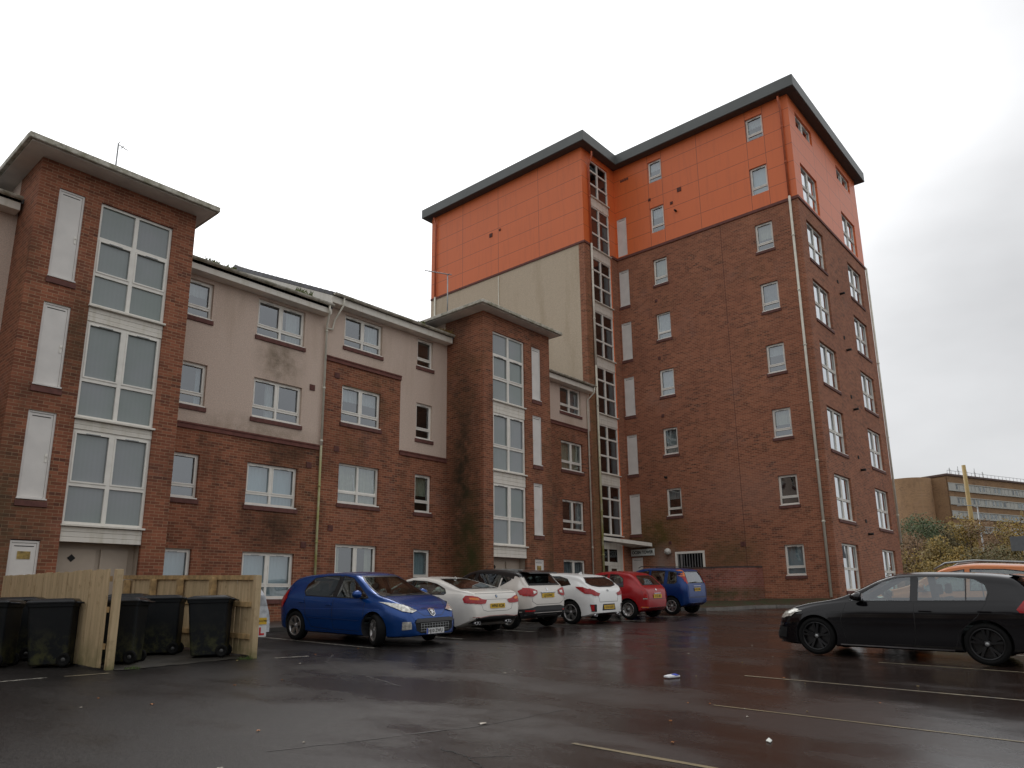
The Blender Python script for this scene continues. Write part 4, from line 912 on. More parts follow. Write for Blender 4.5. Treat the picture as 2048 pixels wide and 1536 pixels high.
    def endglass(c,poly,name,side,border=.035,glass=None,seal=M_seal):
        g=c.patch(name,c.inset(poly,border*.6),'end',.002,glass or c.glass,side,step=.09)
        c.ringpatch('window_seal',poly,border,'end',.005,seal,side,parent=g)
        c.cutters.append(('front' if side>0 else 'rear',c.inset(poly,border)))
        return g
    def line(c,pts,ax,side=1,w=.010,mat=None,name='panel_gap',eps=.0025):
        mb=MB()
        for a,b in zip(pts[:-1],pts[1:]):
            d=math.dist(a,b); k=max(1,int(d/.05)); nx,ny=-(b[1]-a[1])/d*w/2,(b[0]-a[0])/d*w/2
            for j in range(k):
                q=[]
                for t,s in ((j/k,1),((j+1)/k,1),((j+1)/k,-1),(j/k,-1)):
                    l,nn=c.hit(ax,a[0]+(b[0]-a[0])*t+nx*s,a[1]+(b[1]-a[1])*t+ny*s,side); q.append(l+nn*eps)
                mb.poly(q)
        return mb.build(name,mat or M_seal,c.root)
    def finish(c,x,y,rz,scale=.965,pitch=True,lower=None,lowmat=None,rim=None,spokes=5,rimr=.235,arch=.05,steer=0,tyre_w=.2):
        me=bpy.data.meshes.new('body'); 
        if lower:   # unpainted lower cladding by height
            for f in c.bm.faces:
                z=f.calc_center_median().z
                if z<lower: f.material_index=2
        c.bm.to_mesh(me)
        body=link('body',me,[c.paint,M_cabin,lowmat or c.paint],c.root)
        tmp=[]
        def cut(bm):
            m2=bpy.data.meshes.new('cut'); bmesh.ops.recalc_face_normals(bm,faces=bm.faces); bm.to_mesh(m2); bm.free(); m2.materials.append(M_cabin)
            o=bpy.data.objects.new('cut',m2); COL.objects.link(o); tmp.append(o)
            md=body.modifiers.new('cut','BOOLEAN'); md.operation='DIFFERENCE'; md.object=o; md.solver='EXACT'
            try: md.material_mode='TRANSFER'
            except Exception: pass
        if c.cabin:
            bm=c.loft(.05,0,c.cabin[0],c.cabin[1],zfloor=.42,n=30); cut(bm)
        for i,(k,poly) in enumerate(c.cutters):
            mb=MB()
            if k=='side': mb.prism([(a,-1.3,b) for a,b in poly],(0,2.6,0))
            elif k=='front': mb.prism([(c.cabin[0]*.0,a,b) for a,b in poly],(4,0,0))
            else: mb.prism([(-.6,a,b) for a,b in poly],(-4,0,0))
            cut(mb.bm)
        for wx in c.wx:
            for s in (1,-1):
                mb=MB(); r=c.wr+arch; n=36; mb.prism([(wx+r*math.cos(2*math.pi*k/n),s*(c.W/2-.30),c.wr+.01+r*math.sin(2*math.pi*k/n)) for k in range(n)],(0,s*.6,0)); cut(mb.bm)
        dg=bpy.context.evaluated_depsgraph_get(); ev=bpy.data.meshes.new_from_object(body.evaluated_get(dg))
        body.modifiers.clear(); old=body.data; body.data=ev; bpy.data.meshes.remove(old)
        for o in tmp: bpy.data.objects.remove(o)
        if len(ev.polygons)<500: print('BOOLEAN SMALL',c.root.name,len(ev.polygons))
        try: ev.shade_smooth() if hasattr(ev,'shade_smooth') else None; ev.set_sharp_from_angle(angle=math.radians(38))
        except Exception as e: print(e)
        # wheels
        for wx in c.wx:
            for s in (1,-1):
                c.wheel(wx,s,rim or M_rim,spokes,rimr,steer if wx==max(c.wx) else 0,tyre_w)
        # cabin furniture
        if c.cabin:
            xs_=c.seatx if hasattr(c,'seatx') else (.05,-.85)
            bz=pchip(c.belt,0)
            for k,sx in enumerate(xs_):
                for s in (1,-1):
                    mb=MB(); yc=s*c.W*.205
                    mb.prism([(sx-.14,yc-.22,.45),(sx+.0,yc-.22,.45),(sx-.12,yc-.22,bz+.08),(sx-.22,yc-.22,bz+.08)],(0,.44,0))
                    mb.prism([(sx-.22,yc-.12,bz+.13),(sx-.12,yc-.12,bz+.13),(sx-.14,yc-.1,bz+.31),(sx-.21,yc-.1,bz+.31)],(0,.23,0))
                    mb.box(sx-.12,sx+.4,yc-.22,yc+.22,.42,.52)
                    mb.build('seat',M_cabin,c.root,bevel=.035)
            dx=c.cabin[1]-.28; mb=MB(); mb.box(dx-.15,dx+.3,-c.W*.40,c.W*.40,.6,bz-.0); mb.build('dashboard',M_cabin,c.root,bevel=.03)
            mb=MB(); n=20; cx,cy,cz=dx-.28,-c.W*.205,bz-.02
            mb.tube([(cx+.06*math.sin(t),cy+.18*math.cos(t),cz+.17*math.sin(t)) for t in [2*math.pi*k/n for k in range(n+1)]],.015,6,cap=False); mb.build('steering_wheel',M_seal,c.root)
        # stand the car on the sloping yard
        n=Vector((-GA,-GB,1)).normalized(); f=Vector((math.cos(rz),math.sin(rz),0)); f=(f-n*f.dot(n)).normalized(); l=n.cross(f)
        c.root.matrix_world=Matrix(((f.x,l.x,n.x,x),(f.y,l.y,n.y,y),(f.z,l.z,n.z,gz(x,y)+.006),(0,0,0,1)))@Matrix.Diagonal((scale,scale,scale,1))
        return c.root
    def wheel(c,wx,s,rm,spokes,rr,steer,tw):
        r=c.wr; yo=s*(c.W/2-.012); e=bpy.data.objects.new('wheel',None)
        mb=MB(); y0=-tw
        prof=[(rr-.005,-tw+.0),(rr+.02,-tw),(r-.035,-tw),(r-.008,-tw+.025),(r,-tw+.05),(r,-.05),(r-.008,-.02),(r-.035,-.004),(rr+.03,.0),(rr+.006,-.012),(rr-.012,-.03)]
        mb.lathe([(a,b*1) for a,b in prof],(0,0,0),'y',40)
        R=Matrix.Translation((wx,yo,r))@Matrix.Rotation(steer,4,'Z')@(Matrix.Identity(4) if s>0 else Matrix.Rotation(math.pi,4,'Z'))
        t=mb.build('wheel',M_tyre,c.root); t.matrix_local=R
        mb=MB()
        mb.lathe([(rr+.004,-.02),(rr+.004,-.012),(rr-.018,-.014),(rr-.03,-.045),(rr-.034,-.12)],(0,0,0),'y',40)
        mb.lathe([(.001,-.028),(.04,-.03),(.062,-.042),(.066,-.07)],(0,0,0),'y',20)
        if spokes=='cap':
            mb.lathe([(.07,-.022),(.09,-.03),(.12,-.018),(.19,-.02),(rr-.018,-.014)],(0,0,0),'y',36)
            hb=MB()
            for k in range(9):
                a=2*math.pi*k/9; hb.lathe([(.001,-.012),(.017,-.012),(.017,-.03)],(.165*math.cos(a),0,.165*math.sin(a)),'y',10)
            hb.build('vent_hole',M_seal,t)
        else:
            n,tw2=(spokes,0) if not isinstance(spokes,tuple) else spokes
            for k in range(n):
                a0=2*math.pi*k/n+.3
                for da in ((0,) if not tw2 else (-tw2,tw2)):
                    a=a0+da; ca,sa=math.cos(a),math.sin(a); a1=a0+da*.35; cb,sb=math.cos(a1),math.sin(a1)
                    wi=.028 if not tw2 else .016; wo=.04 if not tw2 else .02
                    def P(rad,cc,ss,wd,yy): return [(rad*cc-ss*wd,yy,rad*ss+cc*wd),(rad*cc+ss*wd,yy,rad*ss-cc*wd)]
                    i0=P(.05,cb,sb,wi,-.034); o0=P(rr-.022,ca,sa,wo,-.018); i1=P(.05,cb,sb,wi,-.075); o1=P(rr-.022,ca,sa,wo,-.06)
                    v=[mb.bm.verts.new(q) for q in (i0[0],i0[1],o0[1],o0[0],i1[0],i1[1],o1[1],o1[0])]
                    for f in ((0,3,2,1),(4,5,6,7),(0,1,5,4),(1,2,6,5),(2,3,7,6),(3,0,4,7)): mb.bm.faces.new([v[i] for i in f])
        rim_=mb.build('rim',rm,t)
        mb=MB(); mb.lathe([(.001,-.105),(rr-.034,-.105)],(0,0,0),'y',24); mb.build('brake_disc',M_seal if rm is not M_rim else plain('disc',(.05,.05,.05),.5),t)
        mb=MB(); mb.lathe([(.001,-.02),(.03,-.024),(.033,-.03)],(0,0,0),'y',14); mb.build('wheel_badge',M_metal,t)
    def plate(c,txt,side,zc,yc=0,front=False,tilt=0,w=.52,h=.112):
        l,nn=c.hit('end',yc,zc,side)
        X=l.x+side*.012
        mb=MB(); mb.box(min(X,X+side*.008),max(X,X+side*.008),yc-w/2,yc+w/2,zc-h/2,zc+h/2)
        o=mb.build('number_plate',M_plateW if front else M_plateY,c.root)
        mw=Matrix(((0,0,side,0),(side,0,0,0),(0,1,0,0),(0,0,0,1)))
        text(txt,.098,.001,M_platink,'lettering',o,Matrix.Translation((X+side*.0095,yc,zc-.002))@mw,.0022,.93)
        if front:
            mb=MB(); xa=X+side*.0085; ye=yc-side*(w/2-.02); mb.box(min(xa,xa+side*.001),max(xa,xa+side*.001),ye-.02,ye+.02,zc-h/2,zc+h/2); mb.build('blue_band',plain('plate_blue',(.02,.06,.4),.4),o)
        return o
    def mirror(c,x,z,mat,size=(.13,.11,.15),out=.05,both=True):
        for s in ((1,-1) if both else (1,)):
            l,nn=c.hit('side',x,z,s); mb=MB(); y0=l.y+s*out; a,b,h=size
            bm=mb.bm; bmesh.ops.create_uvsphere(bm,u_segments=14,v_segments=9,radius=1)
            for v in bm.verts:
                q=v.co; v.co=Vector((x+a*(q.x*.75+.1) if q.x>0 else x+a*q.x*.35, y0+s*b+b*q.y*s, z+.07+h/2*q.z*(1-.12*q.y)))
            for f in bm.faces: f.smooth=True
            o=mb.build('door_mirror',mat,c.root)
            mb=MB(); mb.box(x-.03,x+.03,min(l.y-s*.02,y0+s*.06),max(l.y-s*.02,y0+s*.06),z-.01,z+.03); mb.build('mirror_stalk',M_seal,o)
            mb=MB(); mb.lathe([(.001,0),(.052,.0)],(x-a*.36,y0+s*b,z+.07),'x',14); mb.build('mirror_glass',M_chrome,o)
    def handle(c,x,z,mat,w=.16):
        for s in (1,-1):
            l,nn=c.hit('side',x,z,s); mb=MB(); y=l.y; mb.box(x-w/2,x+w/2,min(y+s*.012,y+s*.032),max(y+s*.012,y+s*.032),z-.014,z+.014); mb.box(x-w/2+.01,x-w/2+.03,min(y-s*.01,y+s*.02),max(y-s*.01,y+s*.02),z-.01,z+.01); mb.box(x+w/2-.03,x+w/2-.01,min(y-s*.01,y+s*.02),max(y-s*.01,y+s*.02),z-.01,z+.01)
            mb.build('door_handle',mat,c.root,bevel=.008)
    def wiper(c,pts,side):
        mb=MB(); P=[]
        for a,b in pts:
            l,nn=c.hit('end',a,b,side); P.append(l+nn*.018)
        mb.tube(P,.008,6); mb.build('wiper',M_seal,c.root)
def R(d): return math.radians(d)
# --- blue five door hatchback, nose towards the camera
P_blue=carpaint('blue_paint',(.003,.055,.25),.45,.22)
c=Car('hatchback_car','metallic blue five door hatchback facing the viewer, beside the wooden bin fence','car',4.28,1.80,1.50,
 top=[(-2.14,.62),(-2.11,.84),(-2.02,1.0),(-1.90,1.14),(-1.62,1.38),(-1.30,1.445),(-.6,1.49),(-.1,1.50),(.30,1.465),(.62,1.33),(1.02,1.115),(1.22,1.03),(1.55,.945),(1.85,.83),(2.02,.70),(2.11,.55),(2.14,.45)],
 bot=[(-2.14,.34),(-1.95,.25),(-1.5,.20),(1.6,.18),(2.0,.20),(2.14,.24)],
 belt=[(-2.14,.86),(-1.7,.985),(-.9,.955),(0,.93),(.9,.90),(1.4,.84),(2.14,.6)],wr=.318,wx=(1.23,-1.38),paint=P_blue,tum=.40,planF=.55,rF=.95,planR=.7,rR=.55,cabin=(-1.85,1.15),shoulder=.95)
c.window([(-.02,.948),(.92,.935),(1.0,.96),(.32,1.37),(.06,1.41),(-.02,1.415)],'side_window',M_cglassc)
c.window([(-1.06,.975),(-.12,.95),(-.12,1.415),(-.60,1.405),(-.98,1.365),(-1.16,1.22),(-1.17,1.07)],'side_window')
c.pillar(-.125,-.015,.955,1.40); c.line([(-.07,.935),(-.07,.42),(-.02,.30),(.78,.28)],'side'); c.line([(-.07,.935),(-.07,.42),(-.02,.30),(.78,.28)],'side',-1)
for s in (1,-1):
    c.line([(.96,.93),(.93,.60),(.80,.30)],'side',s); c.line([(-1.1,.97),(-1.0,.75),(-1.02,.62),(-.80,.32),(-.1,.28)],'side',s)
    c.line([(-.95,.52),(.80,.50)],'side',s,.022,carpaint('strip_blue',(.002,.03,.14),.2,.5),'rubbing_strip',.006); c.line([(-.98,.235),(.85,.215)],'side',s,.05,M_seal,'sill_strip',.003)
    c.line([(-1.55,.70),(1.4,.74)],'side',s,.006,carpaint('blue_highlight',(.03,.08,.36),.3),'crease_strip',.0015)  # body-line highlight put in as a paler blue strip
    c.patch('headlight',[(s*.42,.70),(s*.58,.665),(s*.72,.70),(s*.80,.79),(s*.835,.875),(s*.76,.86),(s*.58,.785)],'end',.014,M_lamp,1,step=.025)
    c.patch('rear_light',[(-2.0,.78),(-1.86,.70),(-1.70,.92),(-1.74,1.12),(-1.88,1.06)],'side',.006,M_red,s)
    c.patch('fog_lamp',[(s*.62,.36),(s*.74,.34),(s*.75,.50),(s*.63,.50)],'end',.006,M_lamp,1)
c.endglass([(-.72,.99),(.72,.99),(.60,1.30),(.50,1.41),(-.50,1.41),(-.60,1.30)],'windscreen',1,.03,M_cglassc)
c.endglass([(-.58,1.03),(.58,1.03),(.50,1.32),(-.50,1.32)],'rear_window',-1,.03)
g=c.patch('grille',[(-.55,.50),(-.52,.33),(-.40,.27),(.40,.27),(.52,.33),(.55,.50),(.48,.555),(-.48,.555)],'end',.006,M_dark,1)
c.patch('bumper_insert',[(-.56,.475),(.56,.475),(.52,.54),(-.52,.54)],'end',.03,plain('rubber_grey',(.03,.03,.033),.5),1,parent=None)
mb=MB()
for i in range(11):
    y=-.4+.08*i; l,nn=c.hit('end',y,.38,1); mb.tube([(c.hit('end',y,.30,1)[0]+Vector((.012,0,0))),(c.hit('end',y,.46,1)[0]+Vector((.012,0,0)))],.005,5)
for z in (.31,.36,.41,.46): mb.tube([c.hit('end',y,z,1)[0]+Vector((.012,0,0)) for y in [-.42+.084*i for i in range(11)]],.005,5)
mb.build('grille_mesh',M_metal,g)
# shield badge with a rearing animal outline
b=c.patch('badge',[(-.095,.72),(0,.745),(.095,.72),(.07,.62),(0,.58),(-.07,.62)],'end',.012,M_chrome,1,step=.02)
c.patch('badge_field',[(-.075,.71),(0,.73),(.075,.71),(.055,.63),(0,.60),(-.055,.63)],'end',.016,M_ink,1,parent=b,step=.02)
c.patch('badge_figure',[(-.01,.612),(.01,.64),(.005,.66),(.03,.655),(.045,.64),(.05,.66),(.03,.685),(.045,.705),(.02,.70),(0,.722),(-.03,.715),(-.02,.695),(-.045,.70),(-.05,.68),(-.025,.675),(-.03,.65),(-.05,.63),(-.03,.63),(-.015,.645)],'end',.020,M_chrome,1,parent=b,step=.02)
c.line([(-.02,.0),(0,.0)],'top') if False else None
c.line([(-.70,.955),(-.52,.80),(-.42,.70),(-.25,.60),(.25,.60),(.42,.70),(.52,.80),(.70,.955)],'end',1,.008)
c.line([(1.97,-.25),(1.97,.25)],'top'); 
c.line([(1.05,-.76),(1.7,-.66)],'top'); c.line([(1.05,.76),(1.7,.66)],'top')
c.wiper([(-.05,1.0),(.52,1.02)],1); c.wiper([(-.60,1.0),(-.12,1.02)],1)
c.plate('HJ10 ZWU',1,.30,.0,True)
c.mirror(.80,.965,P_blue,(.15,.11,.17)); c.handle(-.20,.80,P_blue); c.handle(-1.15,.84,P_blue)
c.finish(10.44,13.22,R(-87),steer=R(-24),rimr=.215,spokes=(5,.13))
# --- white coupe-like saloon, tail towards the camera
P_white=carpaint('white_paint',(.80,.77,.71),0,.2,coat=.3)
c=Car('saloon_car','low white four door saloon with red tail lamps, beside the blue hatchback','car',4.64,1.83,1.37,
 top=[(-2.32,.60),(-2.30,.80),(-2.22,1.0),(-2.05,1.035),(-1.75,1.075),(-1.2,1.23),(-.7,1.335),(-.2,1.37),(.15,1.35),(.6,1.18),(1.05,.98),(1.25,.93),(1.7,.87),(2.1,.73),(2.28,.55),(2.32,.4)],
 bot=[(-2.32,.40),(-2.1,.30),(-1.7,.19),(1.7,.17),(2.32,.22)],
 belt=[(-2.32,.88),(-1.8,.97),(-1.0,.935),(0,.90),(1,.87),(1.5,.80),(2.32,.55)],wr=.33,wx=(1.45,-1.36),paint=P_white,tum=.50,planF=.6,planR=.80,rR=.40,cabin=(-1.5,1.1),shoulder=.945,crown=.04)
c.window([(.0,.925),(.85,.915),(.9,.94),(.30,1.235),(.0,1.27)],'side_window',M_cglassc)
c.window([(-1.42,.98),(-1.36,.945),(-.08,.925),(-.08,1.28),(-.55,1.26),(-.95,1.20),(-1.28,1.09)],'side_window',M_cglassc); c.pillar(-.085,.005,.925,1.28)
for s in (1,-1):
    c.patch('rear_light',[(s*.88,.88),(s*.88,.76),(s*.56,.735),(s*.42,.745),(s*.36,.83),(s*.52,.845),(s*.66,.905),(s*.84,.925)],'end',.008,M_red,-1)
    c.patch('indicator_lens',[(s*.84,.885),(s*.84,.84),(s*.64,.82),(s*.62,.855),(s*.70,.885)],'end',.011,M_amber,-1)
    c.patch('rear_light',[(-2.30,.76),(-2.08,.77),(-2.02,.86),(-2.08,.93),(-2.24,.925)],'side',.007,M_red,s)
    c.line([(-.04,.90),(-.04,.32)],'side',s); c.line([(-1.2,.9),(-.98,.60),(-.90,.35)],'side',s); c.line([(.92,.88),(.88,.32)],'side',s)
    mb=MB(); l,nn=c.hit('end',s*.55,.33,-1)
    for q in (-.045,.045): mb.lathe([(.030,.0),(.038,-.005),(.038,.12)],(l.x-.02,s*.55+q,.30),'x',14)
    mb.build('exhaust_pipe',M_chrome,c.root)
c.endglass([(-.66,1.075),(.66,1.075),(.52,1.27),(.44,1.315),(-.44,1.315),(-.52,1.27)],'rear_window',-1,.02)
c.endglass([(-.68,.97),(.68,.97),(.52,1.28),(-.52,1.28)],'windscreen',1,.02,M_cglassc)
c.patch('rear_diffuser',[(-.80,.30),(-.72,.44),(-.60,.42),(-.3,.45),(.3,.45),(.60,.42),(.72,.44),(.80,.30)],'end',.008,M_seal,-1)
c.line([(-.55,.72),(-.50,.60),(-.36,.565),(.36,.565),(.50,.60),(.55,.72)],'end',-1,.007)
c.line([(-.72,.975),(.72,.975)],'end',-1,.007); c.line([(-.36,.835),(.36,.835)],'end',-1,.006)
c.line([(-.80,.445),(-.60,.43),(-.3,.46),(.3,.46),(.60,.43),(.80,.445)],'end',-1,.008,M_red,'trim_line',.006)
b=c.patch('badge',[(.036*math.cos(t),.905+.036*math.sin(t)) for t in [math.pi*k/8 for k in range(16)]],'end',.008,M_ink,-1,step=.02)
for q in range(4): 
    a=math.pi/2*q; c.patch('badge_quarter',[(0,.905)]+[(.026*math.cos(a+t),.905+.026*math.sin(a+t)) for t in (0,.4,.8,1.2,math.pi/2)],'end',.011,(M_plateW if q%2 else plain('badge_blue',(.03,.2,.5),.3)),-1,parent=b,step=.03)
c.plate('WF65 KOA',-1,.685); c.mirror(.75,.93,P_white); c.handle(-.2,.80,P_white); c.handle(-1.05,.84,P_white)
mb=MB(); l,nn=c.hit('top',-.85,0,1); mb.prism([(l.x-.07,-.02,l.z-.01),(l.x+.08,-.012,l.z-.01),(l.x-.03,-.004,l.z+.055),(l.x-.06,-.004,l.z+.05)],(0,.03,0)); mb.build('roof_antenna',P_white,c.root,bevel=.01)
c.finish(13.15,14.05,R(90),steer=0,rimr=.235,spokes=(5,.16))
# --- crossover, pale body with black roof
P_pearl=carpaint('pearl_paint',(.66,.62,.57),.1,.25)
P_blk=carpaint('black_paint',(.012,.012,.014),.2)
c=Car('crossover_car','pale grey crossover with a black roof and dark lower cladding, parked between two white cars','car',4.12,1.78,1.57,
 top=[(-2.06,.72),(-2.04,.95),(-1.97,1.08),(-1.84,1.22),(-1.62,1.46),(-1.45,1.50),(-.8,1.56),(-.2,1.57),(.25,1.50),(.62,1.33),(.98,1.13),(1.2,1.06),(1.6,.98),(1.88,.86),(2.02,.66),(2.06,.5)],
 bot=[(-2.06,.42),(-1.85,.30),(-1.4,.24),(1.5,.23),(2.06,.3)],
 belt=[(-2.06,1.0),(-1.6,1.06),(-.9,1.02),(0,.985),(1,.95),(1.5,.88),(2.06,.7)],wr=.335,wx=(1.22,-1.39),paint=P_pearl,tum=.42,planF=.6,planR=.74,rR=.5,cabin=(-1.75,1.0),shoulder=.95)
for f in c.bm.faces:
    q=f.calc_center_median()
    if q.z>pchip(c.belt,q.x)+.27 and -1.75<q.x<.6: f.material_index=3
c.window([(-.02,1.015),(.78,.995),(.2,1.42),(-.02,1.45)],'side_window'); c.pillar(-.105,-.015,1.02,1.45); c.window([(-1.0,1.055),(-.10,1.02),(-.10,1.455),(-.65,1.45),(-1.0,1.40)],'side_window'); c.window([(-1.06,1.10),(-1.06,1.39),(-1.30,1.355),(-1.40,1.27)],'side_window')
for s in (1,-1):
    c.patch('rear_light',[(s*.85,.98),(s*.84,.86),(s*.62,.84),(s*.46,.90),(s*.44,.99),(s*.60,1.04),(s*.80,1.06)],'end',.01,M_red,-1); c.patch('reversing_lens',[(s*.62,.91),(s*.50,.93),(s*.50,.98),(s*.62,.98)],'end',.014,M_lamp,-1)
    c.patch('rear_light',[(-2.04,.88),(-1.80,.88),(-1.72,.98),(-1.86,1.05),(-1.98,1.04)],'side',.008,M_red,s)
    c.patch('rear_reflector',[(s*.80,.46),(s*.58,.47),(s*.58,.50),(s*.80,.50)],'end',.02,M_red,-1)
c.endglass([(-.66,1.12),(.66,1.12),(.60,1.36),(.50,1.42),(-.50,1.42),(-.60,1.36)],'rear_window',-1,.05)
c.endglass([(-.68,1.10),(.68,1.10),(.54,1.42),(-.54,1.42)],'windscreen',1,.03,M_cglassc)
mb=MB(); mb.prism([(-1.92,-.60,1.43),(-1.5,-.60,1.485),(-1.5,-.60,1.515),(-1.90,-.60,1.465)],(0,1.2,0)); mb.build('roof_spoiler',P_blk,c.root,bevel=.012)
l,nn=c.hit('end',0,.95,-1); mb=MB(); mb.box(l.x-.03,l.x+.01,-.30,.30,.925,.965); mb.build('tailgate_trim',M_chrome,c.root,bevel=.01)
c.patch('badge',[(0,1.07),(.03,1.02),(0,.97),(-.03,1.02)],'end',.01,M_chrome,-1,step=.02)
c.line([(-.70,1.10),(-.66,.72),(-.5,.64),(.5,.64),(.66,.72),(.70,1.10)],'end',-1)
c.patch('rear_cladding',[(-.86,.30),(-.86,.52),(-.5,.60),(.5,.60),(.86,.52),(.86,.30)],'end',.012,plain('cladding',(.028,.028,.030),.55),-1)
c.patch('skid_plate',[(-.42,.37),(.42,.37),(.42,.39),(-.42,.39)],'end',.02,M_metal,-1)
c.plate('LJ15 EWC',-1,.86); c.mirror(.62,1.02,P_blk)
mb=MB(); l,nn=c.hit('top',.25,0); mb.tube([l,(l.x-.12,0,l.z+.14)],.006,6); mb.build('roof_antenna',M_seal,c.root)
c.bm.faces.ensure_lookup_table()
rt_=c.finish(15.38,14.05,R(90),lower=.50,lowmat=plain('cladding',(.028,.028,.030),.55),rimr=.225,spokes=(5,.12))
for o in rt_.children:
    if o.name.startswith('body'): o.data.materials.append(P_blk)
# --- white three door hatch
P_white2=carpaint('bright_white_paint',(.84,.84,.82),0,.2,coat=.3)
c=Car('hatchback_car','bright white sporty hatchback with swept back tail lamps, beside the small red car','car',4.31,1.78,1.44,
 top=[(-2.155,.66),(-2.13,.90),(-2.05,1.02),(-1.92,1.12),(-1.66,1.33),(-1.45,1.385),(-.8,1.43),(-.3,1.44),(.15,1.40),(.55,1.24),(.95,1.04),(1.2,.96),(1.65,.86),(1.95,.72),(2.12,.55),(2.155,.42)],
 bot=[(-2.155,.32),(-1.95,.24),(-1.5,.18),(1.6,.17),(2.155,.22)],
 belt=[(-2.155,.95),(-1.7,1.06),(-1.2,1.0),(-.5,.94),(.3,.90),(1,.87),(1.5,.8),(2.155,.6)],wr=.325,wx=(1.25,-1.40),paint=P_white2,tum=.42,planF=.6,planR=.74,rR=.5,cabin=(-1.7,1.0),shoulder=.95)
c.window([(-.42,.955),(.75,.92),(.15,1.29),(-.42,1.345)],'side_window'); c.pillar(-.505,-.415,.965,1.345); c.window([(-1.40,1.10),(-.50,.97),(-.50,1.345),(-.9,1.34),(-1.2,1.27)],'side_window')
for s in (1,-1):
    c.patch('rear_light',[(s*.86,1.0),(s*.86,.90),(s*.70,.80),(s*.50,.79),(s*.42,.86),(s*.60,.90),(s*.76,.99)],'end',.01,M_red,-1); c.patch('rear_light',[(-2.10,.84),(-1.92,.86),(-1.66,1.0),(-1.60,1.045),(-1.84,1.04),(-2.02,.98)],'side',.009,M_red,s)
    c.patch('bumper_vent',[(s*.62,.36),(s*.76,.36),(s*.80,.56),(s*.62,.56)],'end',.008,M_seal,-1); c.patch('rear_reflector',[(s*.70,.38),(s*.76,.38),(s*.79,.55),(s*.72,.55)],'end',.012,M_red,-1)
    mb=MB(); l,nn=c.hit('end',s*.58,.30,-1); mb.lathe([(.036,0),(.045,-.005),(.045,.1)],(l.x-.01,s*.58,.265),'x',16); mb.build('exhaust_pipe',M_chrome,c.root)
c.endglass([(-.72,1.16),(-.60,1.07),(-.3,1.03),(.3,1.03),(.60,1.07),(.72,1.16),(.56,1.31),(-.56,1.31)],'rear_window',-1,.03)
c.endglass([(-.66,1.02),(.66,1.02),(.52,1.32),(-.52,1.32)],'windscreen',1,.03,M_cglassc)
c.patch('plate_recess',[(-.34,.38),(-.30,.56),(.30,.56),(.34,.38)],'end',.004,M_seal,-1); c.patch('rear_diffuser',[(-.45,.22),(-.40,.31),(.40,.31),(.45,.22)],'end',.008,M_seal,-1)
c.patch('badge',[(.055*math.cos(t),.93+.03*math.sin(t)) for t in [math.pi*k/8 for k in range(16)]],'end',.009,M_metal,-1,step=.03)
c.line([(-.50,.80),(-.46,.62),(.46,.62),(.50,.80)],'end',-1)
c.plate('LO16 UUU',-1,.47); c.mirror(.62,.94,P_white2); c.handle(-.40,.84,P_white2)
mb=MB(); l,nn=c.hit('top',-1.15,0,1); mb.prism([(l.x-.07,-.02,l.z-.01),(l.x+.08,-.012,l.z-.01),(l.x-.05,-.004,l.z+.06),(l.x-.07,-.004,l.z+.05)],(0,.03,0)); mb.build('roof_antenna',P_white2,c.root,bevel=.01)
c.finish(17.84,13.93,R(90),rimr=.23,spokes=(5,.14))
# --- small red car
P_red=carpaint('red_paint',(.33,.004,.008),.1,coat=.2)
c=Car('city_car','small rounded red three door car in the row below the tower entrance','car',3.56,1.64,1.49,
 top=[(-1.78,.60),(-1.77,.78),(-1.70,.93),(-1.56,1.06),(-1.28,1.34),(-1.05,1.435),(-.5,1.485),(0,1.47),(.35,1.36),(.72,1.13),(.95,1.02),(1.25,.95),(1.5,.83),(1.68,.65),(1.78,.45)],
 bot=[(-1.78,.36),(-1.6,.26),(-1.2,.19),(1.3,.18),(1.78,.24)],
 belt=[(-1.78,.86),(-1.3,.97),(-.5,.95),(.3,.93),(1,.88),(1.78,.6)],wr=.295,wx=(1.13,-1.17),paint=P_red,tum=.40,planF=.5,rF=.8,planR=.62,rR=.6,cabin=(-1.4,.8),shoulder=.95)
c.window([(-.30,.965),(.62,.955),(.22,1.30),(-.30,1.385)],'side_window',M_cglassc); c.window([(-1.02,.98),(-.40,.97),(-.40,1.39),(-.70,1.375),(-.92,1.26)],'side_window',M_cglassc)
for s in (1,-1):
    c.patch('rear_light',[(s*.70,.80),(s*.69,.66),(s*.57,.66),(s*.58,.80),(s*.62,.90),(s*.71,.90)],'end',.012,M_red,-1); c.patch('reversing_lens',[(s*.60,.62),(s*.70,.62),(s*.70,.65),(s*.60,.65)],'end',.012,M_lamp,-1)
    c.line([(-.35,.94),(-.42,.5),(-.3,.30),(.62,.28)],'side',s)
    c.patch('rear_reflector',[(s*.55,.36),(s*.72,.37),(s*.72,.39),(s*.55,.385)],'end',.01,M_amber,-1)
c.endglass([(-.56,1.04),(.56,1.04),(.50,1.26),(.42,1.34),(-.42,1.34),(-.50,1.26)],'rear_window',-1,.02,M_cglassc)
c.endglass([(-.60,1.06),(.60,1.06),(.48,1.38),(-.48,1.38)],'windscreen',1,.03,M_cglassc)
l,nn=c.hit('end',0,.80,-1); mb=MB(); mb.box(l.x-.03,l.x+.01,-.20,.20,.775,.80); mb.build('tailgate_trim',M_chrome,c.root,bevel=.006)
c.line([(-.58,.98),(-.52,.62),(.52,.62),(.58,.98)],'end',-1); c.patch('badge',[(.035*math.cos(t),.90+.03*math.sin(t)) for t in [math.pi*k/8 for k in range(16)]],'end',.009,M_chrome,-1,step=.03)
c.line([(-.70,.36),(.70,.36)],'end',-1,.012,M_chrome,'trim_line',.006)
c.plate('LC12 LRU',-1,.70,w=.48); c.mirror(.50,.98,P_red); c.handle(-.25,.80,M_chrome)
c.finish(20.50,13.55,R(90),rimr=.205,spokes='cap')
